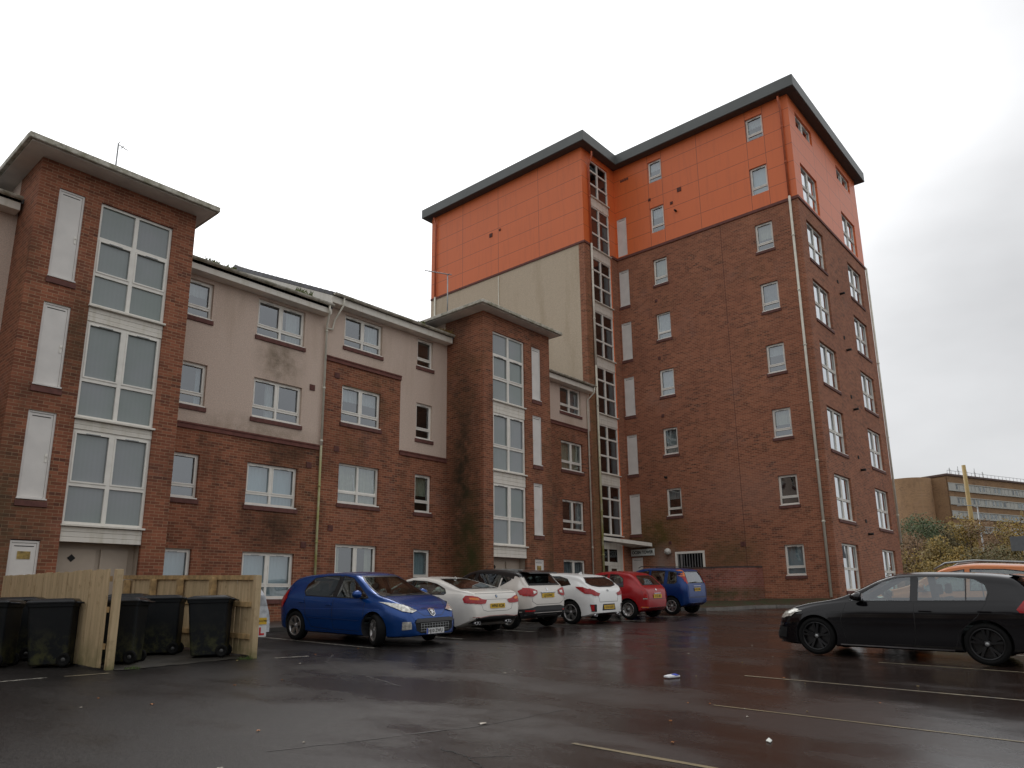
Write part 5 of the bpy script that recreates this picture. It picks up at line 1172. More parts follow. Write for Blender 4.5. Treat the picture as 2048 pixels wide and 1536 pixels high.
# --- small blue upright car
P_blue2=carpaint('deep_blue_paint',(.003,.035,.17),.35,coat=.2)
c=Car('compact_car','boxy dark blue small car with tall orange and red rear lamps, by the yard wall','car',3.62,1.60,1.60,
 top=[(-1.81,.62),(-1.80,.95),(-1.76,1.05),(-1.66,1.30),(-1.56,1.52),(-1.3,1.565),(-.5,1.60),(0,1.58),(.35,1.48),(.75,1.20),(.98,1.08),(1.3,1.02),(1.6,.90),(1.77,.65),(1.81,.5)],
 bot=[(-1.81,.40),(-1.6,.30),(-1.2,.23),(1.3,.22),(1.81,.3)],
 belt=[(-1.81,1.02),(-1.2,1.02),(-.4,.99),(.4,.97),(1,.92),(1.81,.7)],wr=.30,wx=(1.17,-1.19),paint=P_blue2,tum=.28,planF=.6,planR=.80,rR=.35,cabin=(-1.6,.85),shoulder=.95)
c.window([(-.28,1.0),(.70,.985),(.26,1.42),(-.28,1.50)],'side_window',M_cglassc); c.window([(-.92,1.03),(-.36,1.01),(-.36,1.50),(-.92,1.49)],'side_window',M_cglassc)
c.window([(-1.42,1.10),(-1.32,1.04),(-1.04,1.04),(-1.04,1.47),(-1.36,1.44)],'side_window')
for s in (1,-1):
    c.patch('rear_light',[(s*.655,1.28),(s*.675,1.05),(s*.60,1.05),(s*.575,1.28)],'end',.012,M_red,-1); c.patch('indicator_lens',[(s*.65,1.29),(s*.60,1.50),(s*.545,1.50),(s*.575,1.29)],'end',.012,M_amber,-1)
    c.line([(-.32,1.0),(-.32,.30),(.60,.28)],'side',s); c.line([(-.98,1.02),(-.98,.75),(-.80,.35)],'side',s)
c.endglass([(-.56,1.06),(.56,1.06),(.53,1.46),(-.53,1.46)],'rear_window',-1,.025,M_cglassc)
c.endglass([(-.60,1.14),(.60,1.14),(.50,1.46),(-.50,1.46)],'windscreen',1,.03,M_cglassc)
c.line([(-.62,1.04),(-.60,.60),(.60,.60),(.62,1.04)],'end',-1); c.line([(-.76,.58),(.76,.58)],'end',-1,.01)
l,nn=c.hit('end',0,.97,-1); mb=MB(); mb.box(l.x-.02,l.x+.01,-.26,.26,.955,.975); mb.build('tailgate_trim',M_chrome,c.root,bevel=.005)
mb=MB()
for s in (1,-1): mb.tube([(-1.3,s*.58,1.56),(-1.25,s*.58,1.615),(.05,s*.60,1.635),(.15,s*.6,1.58)],.014,6)
mb.build('roof_rail',M_seal,c.root)
c.wiper([(-.05,1.10),(.38,1.08)],-1)
c.plate('LC03 HNU',-1,.85,w=.44); c.mirror(.55,1.03,P_blue2); c.handle(-.2,.86,P_blue2)
c.finish(23.22,13.62,R(90),rimr=.195,spokes=6)
# --- black hatchback on the right
P_black=carpaint('gloss_black_paint',(.004,.0035,.005),0,.10,coat=0)
c=Car('hatchback_car','glossy black five door hatchback with black wheels on the right of the yard','car',4.26,1.80,1.45,
 top=[(-2.06,.66),(-2.055,.90),(-2.01,1.05),(-1.95,1.15),(-1.82,1.31),(-1.70,1.385),(-1.1,1.44),(-.45,1.452),(-.05,1.43),(.25,1.345),(.60,1.165),(.93,1.005),(1.12,.96),(1.5,.895),(1.80,.80),(1.97,.67),(2.045,.53),(2.06,.42)],
 bot=[(-2.06,.34),(-1.9,.24),(-1.5,.18),(1.6,.16),(1.9,.17),(2.06,.22)],
 belt=[(-2.06,.94),(-1.7,.99),(-1.0,.96),(0,.94),(.8,.915),(1.2,.87),(2.06,.62)],wr=.325,wx=(1.33,-1.31),paint=P_black,tum=.42,planF=.62,rF=.70,planR=.78,rR=.40,cabin=(-1.85,.92),shoulder=.95)
c.window([(-.27,.962),(.66,.945),(.74,.965),(.20,1.29),(-.05,1.36),(-.27,1.375)],'side_window',M_cglassc,.014)
c.window([(-1.36,.99),(-.36,.966),(-.36,1.378),(-.85,1.378),(-1.20,1.345),(-1.36,1.25),(-1.40,1.12)],'side_window',M_cglassc,.014); c.pillar(-.365,-.265,.962,1.375)
for s in (1,-1):
    c.line([(-.31,.945),(-.31,.40),(-.27,.26),(.80,.24)],'side',s); c.line([(.78,.92),(.88,.62),(.80,.24)],'side',s); c.line([(-1.36,.97),(-1.22,.75),(-.95,.50),(-.88,.26),(-.35,.24)],'side',s)
    c.line([(-1.08,.99),(-1.08,1.355)],'side',s,.02,M_seal,'window_bar',.006)
    c.line([(-1.70,.805),(1.05,.76)],'side',s,.006,M_seal,'crease_strip',.0015)
    c.line([(-.85,.205),(.92,.205)],'side',s,.02,plain('sill_strip',(.16,.15,.15),.4),'sill_strip',.006)  # reflection along the sill put in as a paler grey strip
    c.patch('headlight',[(1.96,.63),(1.76,.66),(1.62,.78),(1.72,.80),(1.87,.74)],'side',.006,M_lamp,s); c.patch('headlight',[(s*.50,.62),(s*.80,.62),(s*.86,.76),(s*.55,.70)],'end',.006,M_lamp,1)
    c.patch('rear_light',[(-2.03,.82),(-1.80,.82),(-1.76,.87),(-1.86,1.0),(-1.96,1.01)],'side',.008,M_red,s); c.patch('rear_light',[(s*.86,.80),(s*.44,.80),(s*.46,.95),(s*.84,.96)],'end',.009,M_red,-1)
    c.patch('bumper_duct',[(s*.56,.28),(s*.80,.28),(s*.84,.46),(s*.60,.48)],'end',.006,M_dark,1)
c.endglass([(-.70,1.02),(.70,1.02),(.56,1.29),(.48,1.35),(-.48,1.35),(-.56,1.29)],'windscreen',1,.025,M_cglassc)
c.endglass([(-.62,1.08),(.62,1.08),(.54,1.29),(-.54,1.29)],'rear_window',-1,.03,M_cglassc)
mb=MB(); mb.prism([(-2.0,-.58,1.335),(-1.68,-.60,1.39),(-1.68,-.60,1.415),(-1.98,-.58,1.36)],(0,1.18,0)); mb.build('roof_spoiler',P_black,c.root,bevel=.01)
c.patch('grille',[(-.5,.30),(.5,.30),(.56,.48),(-.56,.48)],'end',.006,M_dark,1); mb=MB(); mb.box(1.98,2.08,-.6,.6,.17,.19); mb.build('front_splitter',M_seal,c.root,bevel=.006)
c.plate('VK15 UWO',1,.42,0,True); c.plate('VK15 UWO',-1,.52)
c.mirror(.52,.965,P_black,(.17,.12,.155)); c.handle(-.48,.815,P_black,.19); c.handle(-1.33,.83,P_black,.19)
c.seatx=(-.45,-1.2)
c.finish(14.28,3.43,R(90),scale=.955,rimr=.245,spokes=(5,.17),rim=M_rimb,arch=.04)
# --- orange car behind it
P_or=carpaint('orange_paint',(.55,.16,.035),.2)
c=Car('suv_car','orange sport utility car with silver roof rails, showing above the black hatchback','car',4.4,1.82,1.60,
 top=[(-2.2,.72),(-2.18,.98),(-2.05,1.15),(-1.80,1.42),(-1.6,1.50),(-.9,1.575),(-.2,1.60),(.25,1.55),(.62,1.40),(1.0,1.18),(1.25,1.10),(1.7,1.02),(2.0,.88),(2.16,.66),(2.2,.5)],
 bot=[(-2.2,.42),(-1.9,.30),(1.6,.25),(2.2,.32)],
 belt=[(-2.2,1.02),(-1.6,1.08),(0,1.03),(1,.98),(2.2,.72)],wr=.34,wx=(1.33,-1.30),paint=P_or,tum=.42,planF=.6,planR=.76,cabin=(-1.9,1.0),shoulder=.95)
c.window([(-.02,1.05),(.82,1.03),(.30,1.42),(-.02,1.48)],'side_window',M_cglassc); c.window([(-1.1,1.08),(-.11,1.055),(-.11,1.485),(-.7,1.48),(-1.1,1.43)],'side_window',M_cglassc); c.window([(-1.65,1.13),(-1.17,1.085),(-1.17,1.42),(-1.5,1.36)],'side_window')
c.endglass([(-.70,1.12),(.70,1.12),(.54,1.46),(-.54,1.46)],'windscreen',1,.03,M_cglassc); c.endglass([(-.62,1.18),(.62,1.18),(.52,1.40),(-.52,1.40)],'rear_window',-1,.03)
for s in (1,-1):
    mb=MB(); mb.tube([(-1.6,s*.66,1.47),(-1.45,s*.67,1.585),(-.2,s*.68,1.645),(.30,s*.67,1.60),(.52,s*.66,1.47)],.02,8); mb.build('roof_rail',M_metal,c.root)
    c.patch('headlight',[(s*.55,.80),(s*.86,.80),(s*.86,.92),(s*.6,.88)],'end',.006,M_lamp,1); c.patch('rear_light',[(s*.84,.95),(s*.5,.95),(s*.5,1.08),(s*.82,1.1)],'end',.009,M_red,-1)
c.mirror(.70,1.06,P_or); c.handle(-.2,.9,P_or); c.handle(-1.15,.92,P_or)
c.finish(17.35,2.95,R(90),rimr=.235,spokes=5)
# ------------------------------------------------------------------ timber bin store fences
def timber():
    m,nt,p,L=mat('timber'); g=nd(nt,'ShaderNodeNewGeometry'); oi=nd(nt,'ShaderNodeObjectInfo')
    mp=nd(nt,'ShaderNodeMapping'); L(g.outputs['Position'],mp.inputs[0]); mp.inputs['Scale'].default_value=(9,9,.8)
    c=mixc(nt,L,noise(nt,L,mp.outputs[0],1.4,6,.6,.3,.7,0,1),(.60,.45,.27),(.40,.30,.17))
    c=mixc(nt,L,noise(nt,L,g.outputs['Position'],5,6,.7,.56,.72,0,.6),c,(.22,.14,.06))
    s=nd(nt,'ShaderNodeSeparateXYZ'); L(g.outputs['Position'],s.inputs[0]); r=nd(nt,'ShaderNodeMapRange'); L(s.outputs['Z'],r.inputs[0]); r.inputs[1].default_value=-.45; r.inputs[2].default_value=-.95; r.inputs[3].default_value=0; r.inputs[4].default_value=.8
    c=mixc(nt,L,mul(nt,L,r.outputs[0],noise(nt,L,g.outputs['Position'],4,6,.6,.35,.6,.2,1)),c,(.10,.11,.03))
    L(c,p.inputs['Base Color']); p.inputs['Roughness'].default_value=.75; return m
M_tim=timber(); M_tim2=plain('timber_weathered',(.42,.28,.13),.8,var=.35,scale=9)
def fence(name,label,x,y0,y1,zt0,zt1,boardside,posts,gap0=.006,lean=0):
    root=empty(name,(x,y0,gz(x,y0)),label,'fence','timber fences of the bin store'); root.location=(0,0,0)
    n=int((y1-y0)/.098); mb=MB()
    for i in range(n):
        y=y0+.03+(y1-y0-.03)*i/n; w=(y1-y0-.03)/n-(.022 if (y-y0)<1.3 and gap0>.01 else .010)+random.uniform(-.003,.003); zt=zt0+(zt1-zt0)*(y-y0)/(y1-y0)+random.uniform(-.012,.012)
        xo=x+boardside*(.045+.009*(i%2))+random.uniform(-.003,.003); l0=random.uniform(-.008,.008)
        zb=gz(x,y)+.03
        mb.prism([(xo,y,zb),(xo-.012,y+w,zb),(xo+l0-.012,y+w,zt),(xo+l0,y,zt)],(boardside*.02,0,0))
    b=mb.build('board_panel',[M_tim],root)
    for zz in (.30,.85,1.32):
        mb=MB(); a=gz(x,y0)+zz; c_=gz(x,y1)+zz; mb.prism([(x-.0,y0+.04,a),(x-.0,y1,c_),(x-.0,y1,c_+.085),(x-.0,y0+.04,a+.085)],(boardside*.044,0,0)); mb.build('rail',M_tim2,root)
    for y in posts:
        zt=zt0+(zt1-zt0)*(y-y0)/(y1-y0)
        mb=MB(); mb.box(x-.105 if boardside>0 else x,x if boardside>0 else x+.105,y-.05,y+.05,gz(x,y)-.1,zt-.005); mb.build('post',M_tim2 if y!=posts[0] else M_tim,root,bevel=.004)
    return root
fence('timber_fence','pale timber fence panel left of the bin store, ending at a free standing post',4.86,12.42,17.6,.56,.60,-1,[12.38,14.1,15.9])
fence('timber_fence','timber fence panel with its rails showing and a doubled end post',7.15,12.08,17.9,.495,.56,1,[12.02,13.58,14.9,16.11,17.39],gap0=.02)
fence('timber_fence','short timber fence at the far left edge, mostly hidden by wheelie bins',2.55,12.9,16.5,.50,.55,1,[12.9,14.6])
# ------------------------------------------------------------------ wheelie bins
def binmat():
    m,nt,p,L=mat('bin_plastic'); tc=nd(nt,'ShaderNodeTexCoord'); g=nd(nt,'ShaderNodeNewGeometry'); s=nd(nt,'ShaderNodeSeparateXYZ'); L(tc.outputs['Object'],s.inputs[0])
    r=nd(nt,'ShaderNodeMapRange'); L(s.outputs['Z'],r.inputs[0]); r.inputs[1].default_value=.62; r.inputs[2].default_value=.12; r.inputs[3].default_value=0; r.inputs[4].default_value=1
    c=mixc(nt,L,mul(nt,L,r.outputs[0],noise(nt,L,g.outputs['Position'],6,7,.7,.45,.62,0,.75)),(.008,.0095,.011),(.085,.085,.028))
    c=mixc(nt,L,noise(nt,L,g.outputs['Position'],3,6,.7,.5,.7,0,.4),c,(.022,.022,.021))
    L(c,p.inputs['Base Color']); p.inputs['Roughness'].default_value=.55; p.inputs['Specular IOR Level'].default_value=.2; return m
M_bin=binmat(); M_lid=plain('bin_lid',(.013,.014,.016),.3,var=.3,scale=8,spec=.35)
def make_bin():
    r=empty('wheelie_bin',(0,0,0),'x','wheelie bin','wheelie bins in the bin store')
    mb=MB(); n=10
    def ring(z,w,dpt,rc,yo):
        out=[]
        for cx,cy,a0 in ((w/2-rc,dpt/2-rc,0),(-w/2+rc,dpt/2-rc,90),(-w/2+rc,-dpt/2+rc,180),(w/2-rc,-dpt/2+rc,270)):
            for k in range(4): a=math.radians(a0+30*k); out.append(mb.bm.verts.new((cx+rc*math.cos(a),cy+rc*math.sin(a)+yo,z)))
        return out
    prof=[(.035,.48,.56,.05,.03),(.05,.50,.58,.05,.03),(.45,.53,.63,.045,.015),(.93,.565,.68,.04,0),(.935,.60,.715,.045,0),(.985,.61,.725,.045,0),(.99,.585,.70,.04,0)]
    R_=[ring(*p) for p in prof]
    for a,b in zip(R_[:-1],R_[1:]):
        for k in range(16): mb.bm.faces.new((a[k],a[(k+1)%16],b[(k+1)%16],b[k]))
    mb.bm.faces.new(R_[0][::-1]); mb.bm.faces.new(R_[-1]); mb.build('body',M_bin,r)
    mb=MB(); R2=[ring(*p) for p in ((.985,.625,.75,.05,0),(1.01,.63,.755,.05,0),(1.035,.60,.72,.05,0),(1.065,.50,.56,.06,.02),(1.07,.30,.34,.06,.02))]
    for a,b in zip(R2[:-1],R2[1:]):
        for k in range(16): mb.bm.faces.new((a[k],a[(k+1)%16],b[(k+1)%16],b[k]))
    mb.bm.faces.new(R2[0][::-1]); mb.bm.faces.new(R2[-1]); lid=mb.build('lid',M_lid,r,bevel=.006)
    mb=MB(); mb.box(-.10,.10,-.405,-.37,.985,1.005); mb.build('lid_grip',M_lid,lid)
    mb=MB(); mb.tube([(-.26,.36,1.0),(-.26,.44,.99),(.26,.44,.99),(.26,.36,1.0)],.016,8); mb.build('handle',M_lid,r)
    for s in (1,-1):
        mb=MB(); mb.lathe([(.001,-.025),(.06,-.025),(.065,-.03),(.10,-.03),(.105,-.02),(.105,.02),(.10,.03),(.065,.03),(.06,.025),(.001,.025)],(s*.265,.27,.105),'x',24); w=mb.build('wheel',M_tyre,r)
        mb=MB(); mb.lathe([(.001,0),(.03,0),(.035,-.01*s)],(s*.297,.27,.105),'x',14); mb.build('hub',plain('hub_grey',(.05,.05,.05),.5),w)
    mb=MB(); mb.box(-.09,.09,-.338,-.334,.60,.605); mb.box(-.07,.07,-.345,-.341,.68,.685); mb.build('stamp',plain('bin_stamp',(.10,.10,.10),.6),r)
    return r
bp_=make_bin()
BL=[(4.50,13.58,233,'nearest black wheelie bin, green algae on its base, in front of the pale fence panel'),
    (3.80,14.25,228,'black wheelie bin cut by the left picture edge, behind the algae stained one'),
    (4.42,15.1,236,'black wheelie bin rearmost of the three left of the front fence'),
    (5.33,13.13,230,'black wheelie bin half hidden behind the free standing fence post'),
    (5.90,14.35,238,'black wheelie bin behind the half hidden one next to the free standing post'),
    (6.45,15.65,231,'black wheelie bin farthest back along the railed fence'),
    (6.38,13.95,235,'middle black wheelie bin of the three along the railed fence'),
    (6.74,12.88,233,'black wheelie bin nearest the doubled end post of the railed fence')]
for i,(x,y,a,lb) in enumerate(BL):
    o=bp_ if i==0 else copy_tree(bp_)
    o['label']=lb; o.matrix_world=Matrix.Translation((x,y,gz(x,y)))@Matrix.Rotation(math.atan2(-GB,1),4,'X')@Matrix.Rotation(math.radians(a),4,'Z')@Matrix.Diagonal((.97,.97,.98,1))
# soil and debris under the store
mb=MB()
for k in range(26):
    pass
M_soil=plain('bin_store_soil',(.022,.018,.012),.7,var=.5,scale=5,bump=.6)
bm=bmesh.new(); xs=[4.95+.1*i for i in range(22)]; ys=[12.12+.25*j for j in range(20)]
V=[[bm.verts.new((x+random.uniform(-.03,.03),y+random.uniform(-.05,.05)*(1),gz(x,y)+.006+random.uniform(0,.006))) for y in ys] for x in xs]
for i in range(len(xs)-1):
    for j in range(len(ys)-1): bm.faces.new((V[i][j],V[i+1][j],V[i+1][j+1],V[i][j+1]))
mb.bm.free(); mb.bm=bm; tag(mb.build('soil',M_soil),kind='structure')
M_grass=plain('grass_tuft',(.06,.10,.02),.9,var=.5,scale=20)
def tuft(x,y,s,n,label):
    mb=MB(); z=gz(x,y)
    for i in range(n):
        a=random.uniform(0,6.28); r=random.random()*s; h=random.uniform(.02,.07); px,py=x+r*math.cos(a),y+r*math.sin(a)*.4; dx,dy=random.uniform(-.03,.03),random.uniform(-.02,.02)
        mb.poly([(px-.004,py,z),(px+.004,py,z),(px+dx,py+dy,z+h)])
    tag(mb.build('grass_tuft',M_grass,fix=False),label,'grass tuft')
tuft(5.15,12.15,.14,90,'small green tuft growing beside the free standing fence post'); tuft(7.0,12.0,.2,110,'grass tuft at the foot of the doubled end post')
# ------------------------------------------------------------------ covered scooter
sc=empty('motor_scooter',(0,0,0),'parked scooter under a silver cover with a yellow plate and a red L plate','scooter')
M_cover=plain('silver_cover',(.52,.55,.58),.35,metal=.2,var=.25,scale=9,bump=.5)
mb=MB(); rings=[]; n=18
for i in range(13):
    t=i/12; yy=-.95+1.9*t; h=.42+.60*(math.sin(math.pi*min(1,t*1.25+.08))**.6 if t<.75 else .75+.1*math.sin(t*20)); w=.22+.10*math.sin(math.pi*t)
    rings.append([mb.bm.verts.new((w*math.cos(a)*(1+.06*math.sin(5*a+i)),yy+.02*math.sin(3*a+i),.34+ (h-.0)*max(0,math.sin(a))**.8*(1+.03*math.sin(7*a+2*i)))) for a in [math.pi*k/n for k in range(n+1)]])
for a,b in zip(rings[:-1],rings[1:]):
    for k in range(n):
        f=mb.bm.faces.new((a[k],a[k+1],b[k+1],b[k])); f.smooth=True
mb.bm.faces.new(rings[0]); mb.bm.faces.new(rings[-1][::-1]); mb.build('cover',M_cover,sc)
for yy in (-.66,.62):
    mb=MB(); mb.lathe([(.10,-.05),(.19,-.055),(.235,-.02),(.235,.02),(.19,.055),(.10,.05)],(0,yy,.235),'x',28); w=mb.build('wheel',M_tyre,sc)
    mb=MB(); mb.lathe([(.001,-.03),(.10,-.03),(.10,.03),(.001,.03)],(0,yy,.235),'x',20); mb.build('rim',M_rim,w)
mb=MB(); mb.box(-.10,.10,-1.03,-1.02,.48,.60); np_=mb.build('number_plate',M_plateY,sc)
FR=Matrix(((1,0,0,0),(0,0,-1,0),(0,1,0,0),(0,0,0,1)))
text('SB14 CYW',.055,.001,M_platink,'lettering',np_,Matrix.Translation((0,-1.032,.54))@FR,.001,.8)
mb=MB(); mb.box(-.10,.10,-1.03,-1.02,.26,.46); lp=mb.build('learner_plate',M_plateW,sc)
mb=MB(); mb.box(-.055,-.02,-1.035,-1.031,.29,.43); mb.box(-.02,.055,-1.035,-1.031,.29,.325); mb.build('red_letter',plain('learner_red',(.55,.01,.01),.4),lp)
sc.matrix_world=Matrix.Translation((7.57,13.72,gz(7.57,13.72)))@Matrix.Rotation(R(4),4,'Z')
# ------------------------------------------------------------------ far buildings
M_tan=brick('far_tan_brick',(.28,.165,.085),(.33,.20,.105),(.30,.2,.12),dark=.35,moss=.1)
M_far=plain('far_window_frame',(.42,.42,.38),.5,var=.1,scale=.6)
far=empty('office_building',(0,0,0),'distant five storey tan brick building with long window bands and a rounded stair tower','building')
A=Vector((169.8,30.1,0)); B=Vector((214,13.2,0)); D=(B-A).normalized(); N=Vector((-D.y,D.x,0))
foot=[A,B,B+N*14,A+N*14]; 
mb=MB(); mb.prism([(p.x,p.y,-1) for p in foot],(0,0,24.9)); 
mb.build('wall',M_tan,far)
mb=MB(); P2=[A+Vector((-.1,.2,0)),Vector((170.6,35.2,0)),Vector((172,37,0)),A+N*10]; mb.prism([(p.x,p.y,-1) for p in P2],(0,0,24.6)); mb.build('wall',M_tan,far)
mb=MB(); mb.lathe([(.01,24.0),(4.6,24.0),(4.6,-1)],(169.6,37.6,-.4),'z',40); mb.build('round_stair_tower',M_tan,far)
mb=MB(); mb.prism([(p.x-D.x*.3-N.x*.3,p.y-D.y*.3-N.y*.3,23.9) for p in foot],(0,0,.35)); mb.build('roof_edge',plain('far_coping',(.10,.06,.05),.7),far)
for zt,zb in ((22.3,21.05),(19.5,18.25),(16.65,15.5),(13.8,12.7)):
    mb=MB(); o=A-D*.05
    q=[o-N*.25-D*.2,A+D*44-N*.25,A+D*44-N*.0,o-N*.0]; mb.prism([(p.x,p.y,zb-.25) for p in q],(0,0,.2)); mb.prism([(p.x,p.y,zt) for p in q],(0,0,.15)); 
    mb.prism([(p.x,p.y,zb-.05) for p in (A-N*.22-D*.15,A+D*2.0-N*.22,A+D*2.0,A)],(0,0,zt-zb+.05)); mb.build('window_band',M_far,far)
    for k in range(22):
        u=2.2+k*1.35; a=A+D*u-N*.12; b=A+D*(u+1.25)-N*.12; mb=MB()
        mb.prism([(a.x,a.y,zb),(b.x,b.y,zb),(b.x,b.y,zt),(a.x,a.y,zt)],N*.1)
        w=mb.build('window',M_far,far); 
        if random.random()<.85:
            a=A+D*(u+.2)-N*.14; b=A+D*(u+random.choice((.75,1.0)))-N*.14; mb=MB(); mb.prism([(a.x,a.y,zb+.15),(b.x,b.y,zb+.15),(b.x,b.y,zt-.15),(a.x,a.y,zt-.15)],N*.02)
            mb.build('pane',random.choice((M_cglass,M_far,plain('far_pane',(.10,.12,.13),.2),plain('far_pane_pale',(.22,.26,.27),.2))),w)
for k,z in enumerate((19.7,16.5,13.4,10.3)):
    a=math.radians(172); mb=MB(); cx,cy=169.6+4.62*math.cos(a),37.6+4.62*math.sin(a)
    cx,cy=167.2,41.2-.0
    d_=Vector((cx-169.6,cy-37.6,0)).normalized(); t_=Vector((-d_.y,d_.x,0)); p=Vector((169.6,37.6,0))+d_*4.55
    mb.prism([(*(p-t_*.45).xy,z-.9),(*(p+t_*.45).xy,z-.9),(*(p+t_*.45).xy,z+.5),(*(p-t_*.45).xy,z+.5)],d_*.12); mb.build('window',plain('far_pane',(.22,.28,.27),.3),far)
mb=MB(); q=A+D*10+N*6; mb.prism([(*(q).xy,23.9),(*(q+D*24).xy,23.9),(*(q+D*24+N*6).xy,23.9),(*(q+N*6).xy,23.9)],(0,0,2.1)); mb.build('plant_room',M_tan,far)
mb=MB()
for k in range(22):
    q=A+D*(1+k*1.4)+N*.4; mb.tube([(q.x,q.y,24.2),(q.x,q.y,25.1)],.04,5)
q0=A+D*1+N*.4; q1=A+D*31+N*.4; mb.tube([(q0.x,q0.y,25.1),(q1.x,q1.y,25.1)],.04,5); mb.build('roof_railing',M_metal,far)
mb=MB()
for k in range(5):
    q=A+D*(13+k*3.1)+N*7; mb.tube([(q.x,q.y,26),(q.x,q.y,27.6+.5*(k%2))],.07,5); mb.tube([(q.x-1.0,q.y,27.2),(q.x+1.1,q.y,27.2)],.05,5)
mb.build('rooftop_aerials',M_metal,far)
# mast, lamps, road sign
mb=MB(); mb.tube([(89.6,14.2,-1),(89.6,14.2,13.5)],[.26,.19],12); mo=mb.build('mast',plain('mast_paint',(.40,.28,.10),.6,var=.15,scale=1)); tag(mo,'tall tapering ochre mast rising above the trees','mast')
mb=MB(); mb.tube([(85.2,12.85,-1),(85.2,12.85,8.6)],[.10,.06],8); mo=mb.build('street_lamp',M_metal); tag(mo,'grey street lamp with a long arm reaching across the ochre mast','street lamp','street lamps by the far road')
mb=MB(); mb.tube([(85.2,12.85,8.5),(85.0,13.3,8.75),(84.8,14.0,8.8)],.04,6); mb.box(84.7,84.95,13.9,14.5,8.76,8.86); mb.build('lamp_arm',M_metal,mo)
mb=MB(); mb.tube([(112,13.0,-1),(112,13.0,8.0)],[.09,.06],8); mo=mb.build('street_lamp',M_metal); tag(mo,'street lamp with a pale lit looking head in front of the window bands','street lamp','street lamps by the far road')
mb=MB(); mb.box(111.4,112,12.6,15.6-1.3,7.9,8.15); mb.build('lamp_head',plain('lamp_head',(.6,.6,.6),.4),mo)
mb=MB(); mb.tube([(46.3,5.2,-.5),(46.3,5.2,2.9)],.04,8); mo=mb.build('road_sign',M_metal); tag(mo,'small grey road sign back at the right edge above the orange car','road sign')
mb=MB(); mb.box(46.2,46.24,4.55,5.75,2.25,3.0); mb.build('sign_plate',plain('sign_back',(.16,.18,.19),.5),mo)
# ------------------------------------------------------------------ autumn trees
def leafmat(name,cols):
    m,nt,p,L=mat(name); g=nd(nt,'ShaderNodeNewGeometry'); 
    c=mixc(nt,L,noise(nt,L,g.outputs['Position'],.9,4,.6,.38,.62,0,1),cols[0],cols[1]); c=mixc(nt,L,noise(nt,L,g.outputs['Position'],5,3,.6,.4,.65,0,.8),c,cols[2])
    L(c,p.inputs['Base Color']); p.inputs['Roughness'].default_value=.7; return m
M_bark=plain('bark',(.05,.035,.025),.9,var=.3)
def tree(x,y,h,w,cols,label,n=4200,name='autumn_tree',trunk=.3,leaf=.22,zb=-.7):
    r=empty(name,(x,y,zb),label,'tree','autumn trees beyond the yard')
    mb=MB(); mb.tube([(0,0,-.4),(.05,.02,h*trunk),(.0,.1,h*.75)],[.16,.11,.04],8)
    cl=[]
    for k in range(11):
        a=random.uniform(0,6.28); q=random.uniform(.15,.95)*w/2; z=h*random.uniform(trunk,.92); q*=math.sqrt(max(.1,1-((z/h-.55)/.5)**2)); e=(q*math.cos(a),q*math.sin(a),z); cl.append((e,random.uniform(.22,.38)*w/2+.3))
        mb.tube([(0.02,.02,h*trunk*random.uniform(.7,1.3)),(e[0]*.5,e[1]*.5,(z+h*trunk)/2+.1),e],[.06,.035,.012],5)
    mb.build('trunk',M_bark,r)
    mb=MB()
    for i in range(n):
        c,s=random.choice(cl); v=Vector((random.gauss(0,1),random.gauss(0,1),random.gauss(0,.8))); v=v.normalized()*s*random.random()**.35
        p=Vector(c)+v; 
        if p.z<.2: continue
        a=Vector((random.gauss(0,1),random.gauss(0,1),random.gauss(0,1))).normalized(); b=a.orthogonal().normalized(); l=leaf*random.uniform(.5,1.1)
        mb.poly([p-a*l/2,p+b*l*.3,p+a*l/2,p-b*l*.3])
    mb.build('crown',leafmat('leaf_'+name,cols),r,fix=False)
OL=((.13,.105,.03),(.07,.08,.022),(.15,.095,.025)); YE=((.38,.235,.03),(.22,.16,.025),(.12,.10,.02)); BR=((.21,.11,.03),(.15,.08,.03),(.09,.06,.02)); GR=((.05,.085,.022),(.09,.12,.03),(.03,.05,.015))
T=[(60,17.4,5.2,4.4,OL,'olive brown shrubby tree just right of the tower block'),(64,15.6,5.6,4.6,BR,'brown russet bushy tree second from the tower block'),
 (70,15.4,7.4,5.0,GR,'dark green round topped tree below the far rounded stair tower'),(66,12.8,5.6,4.0,YE,'low yellow tree in front of the ochre mast'),
 (70,11.6,7.2,4.8,YE,'golden yellow tree right of the ochre mast, tallest of the yellow ones'),(68,9.2,6.6,4.6,BR,'brown tree near the right edge behind the orange car roof'),
 (62,6.6,6.0,4.6,YE,'yellow orange tree cut by the right picture edge'),(56,15.0,3.4,4.2,BR,'low brown bush in front of the olive tree by the tower block'),(57,11.4,3.4,4.6,YE,'low yellow brown bush above the roof of the black hatchback'),(74,13.4,7.0,4.6,OL,'olive tree standing behind the mast foot')]
for t in T: tree(*t)
tree(55,7.6,3.6,5.0,OL,'low olive bush below the road sign')
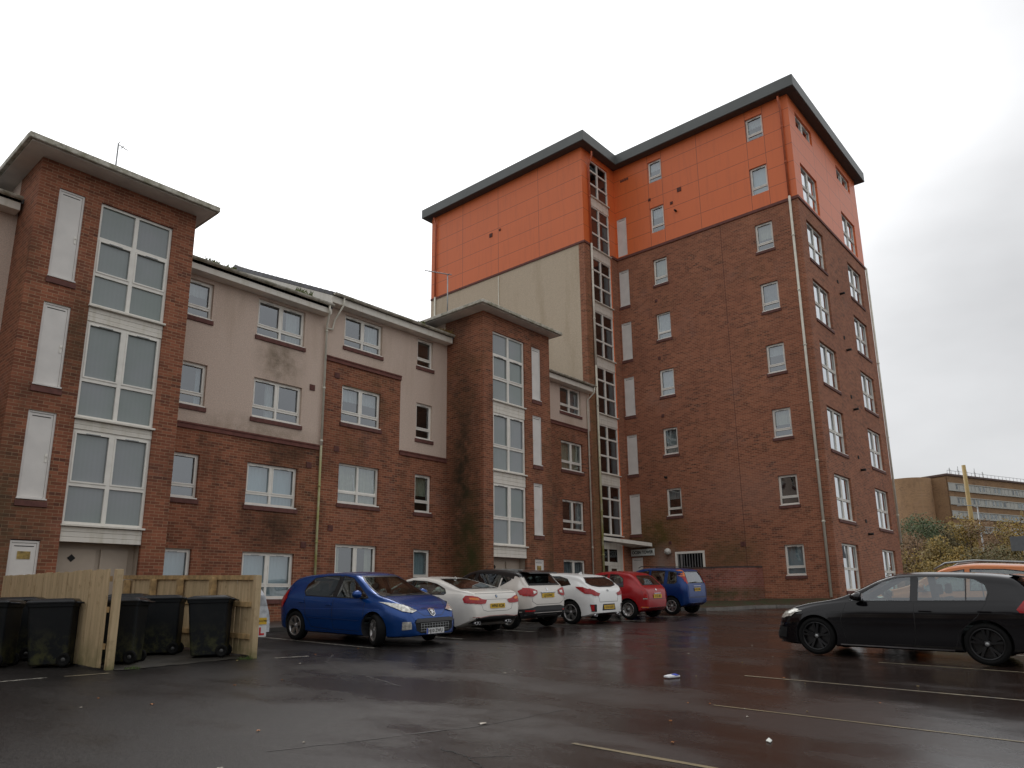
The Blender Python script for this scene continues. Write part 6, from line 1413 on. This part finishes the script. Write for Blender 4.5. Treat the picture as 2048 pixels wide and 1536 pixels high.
# ------------------------------------------------------------------ litter and leaves
mb=MB(); x,y=9.39,5.31; z=gz(x,y)
mb.prism([(x-.10,y-.06,z+.008),(x+.02,y-.09,z+.008),(x+.10,y-.12,z+.012),(x+.12,y-.02,z+.03),(x+.0,y+.03,z+.02),(x-.09,y+.03,z+.014)],(0.005,0,.022)); lt=tag(mb.build('litter_packet',plain('crumpled_paper',(.6,.6,.62),.6,var=.1),bevel=.005),'crumpled white and blue packet lying on the wet tarmac right of the cars','litter')
mb=MB(); mb.prism([(x+.03,y-.09,z+.034),(x+.09,y-.11,z+.036),(x+.10,y-.04,z+.05),(x+.04,y-.02,z+.045)],(0,0,.004)); mb.build('blue_print',plain('print_blue',(.02,.06,.45),.5),lt)
def scrap(x,y,s,col,label,name='leaf',cat='leaf',grp='wet fallen leaves on the tarmac'):
    mb=MB(); z=gz(x,y)+.006; n=9; a0=random.uniform(0,6)
    vs=[(x+s*math.cos(a0+2*math.pi*k/n)*(1 if k%2 else .6),y+s*.8*math.sin(a0+2*math.pi*k/n)*(1 if k%2 else .62),z+.004*(k%3)) for k in range(n)]
    mb.prism(vs,(0,0,.003)); tag(mb.build(name,LC[col]),label,cat,grp)
LC={'w':plain('pale_leaf',(.40,.36,.30),.5,var=.2,scale=30),'o':plain('orange_leaf',(.36,.13,.03),.5,var=.3,scale=30),'y':plain('tan_leaf',(.30,.22,.08),.5,var=.3,scale=30)}
scrap(5.5,5.14,.055,'w','pale curled leaf, largest on the tarmac at lower centre')
lab={'w':'pale wet leaf lying flat on the dark tarmac','o':'small orange brown leaf lying flat on the dark tarmac','y':'small tan leaf lying flat on the dark tarmac'}
for i in range(46):
    x=random.uniform(2.5,15); y=random.uniform(1.8,12.0)
    if x-y<-7 or (abs(x-14.3)<1 and y<6): continue
    k=random.choice('wooyyw'); scrap(x,y,random.uniform(.010,.026),k,lab[k],grp={'w':'pale leaves on the tarmac','o':'orange leaves on the tarmac','y':'tan leaves on the tarmac'}[k])
mb=MB(); x,y=6.45,2.72; mb.prism([(x,y,gz(x,y)+.006),(x+.09,y+.02,gz(x,y)+.006),(x+.12,y+.06,gz(x,y)+.02),(x+.03,y+.05,gz(x,y)+.01)],(0,0,.006)); tag(mb.build('paper_scrap',M_sign),'torn white paper scrap on the tarmac near the bottom edge','litter')

# ------------------------------------------------------------------ unseen houses added behind the camera for reflections and darker fill
def make_house():
    r=empty('reflection_house',(0,0,0),'x','house','unseen terraced houses added for reflections')
    mb=MB(); mb.box(-4,4,-4,4,-1.5,5.2); mb.build('wall',plain('house_wall',(.22,.16,.12),.9,var=.2,scale=1),r)
    mb=MB(); mb.prism([(-4.02,-4.4,5.1),(-4.02,0,8.0),(-4.02,4.4,5.1)],(8.04,0,0)); mb.build('roof',plain('house_roof',(.05,.045,.045),.7,var=.3,scale=2),r)
    for x in (-2.2,1.2):
        for z in (.2,3.0):
            for y in (-4.03,3.99): mb=MB(); mb.box(x,x+1.4,y,y+.04,z,z+1.2); mb.build('window',M_white,r)
    mb=MB(); mb.box(2.9,3.8,-.4,.4,6.4,8.9); mb.build('chimney',M_sill,r); return r
h0=make_house(); k=0
for i in range(5):
    for (x,y,a) in ((-27,-20+i*8.05,90),(-14+i*8.05,-34,0)):
        o=h0 if k==0 else copy_tree(h0); k+=1
        o['label']='unseen terraced house added behind the viewer for the glazing to reflect'; o.matrix_world=Matrix.Translation((x,y,gz(x,y)+1.0))@Matrix.Rotation(math.radians(a),4,'Z')
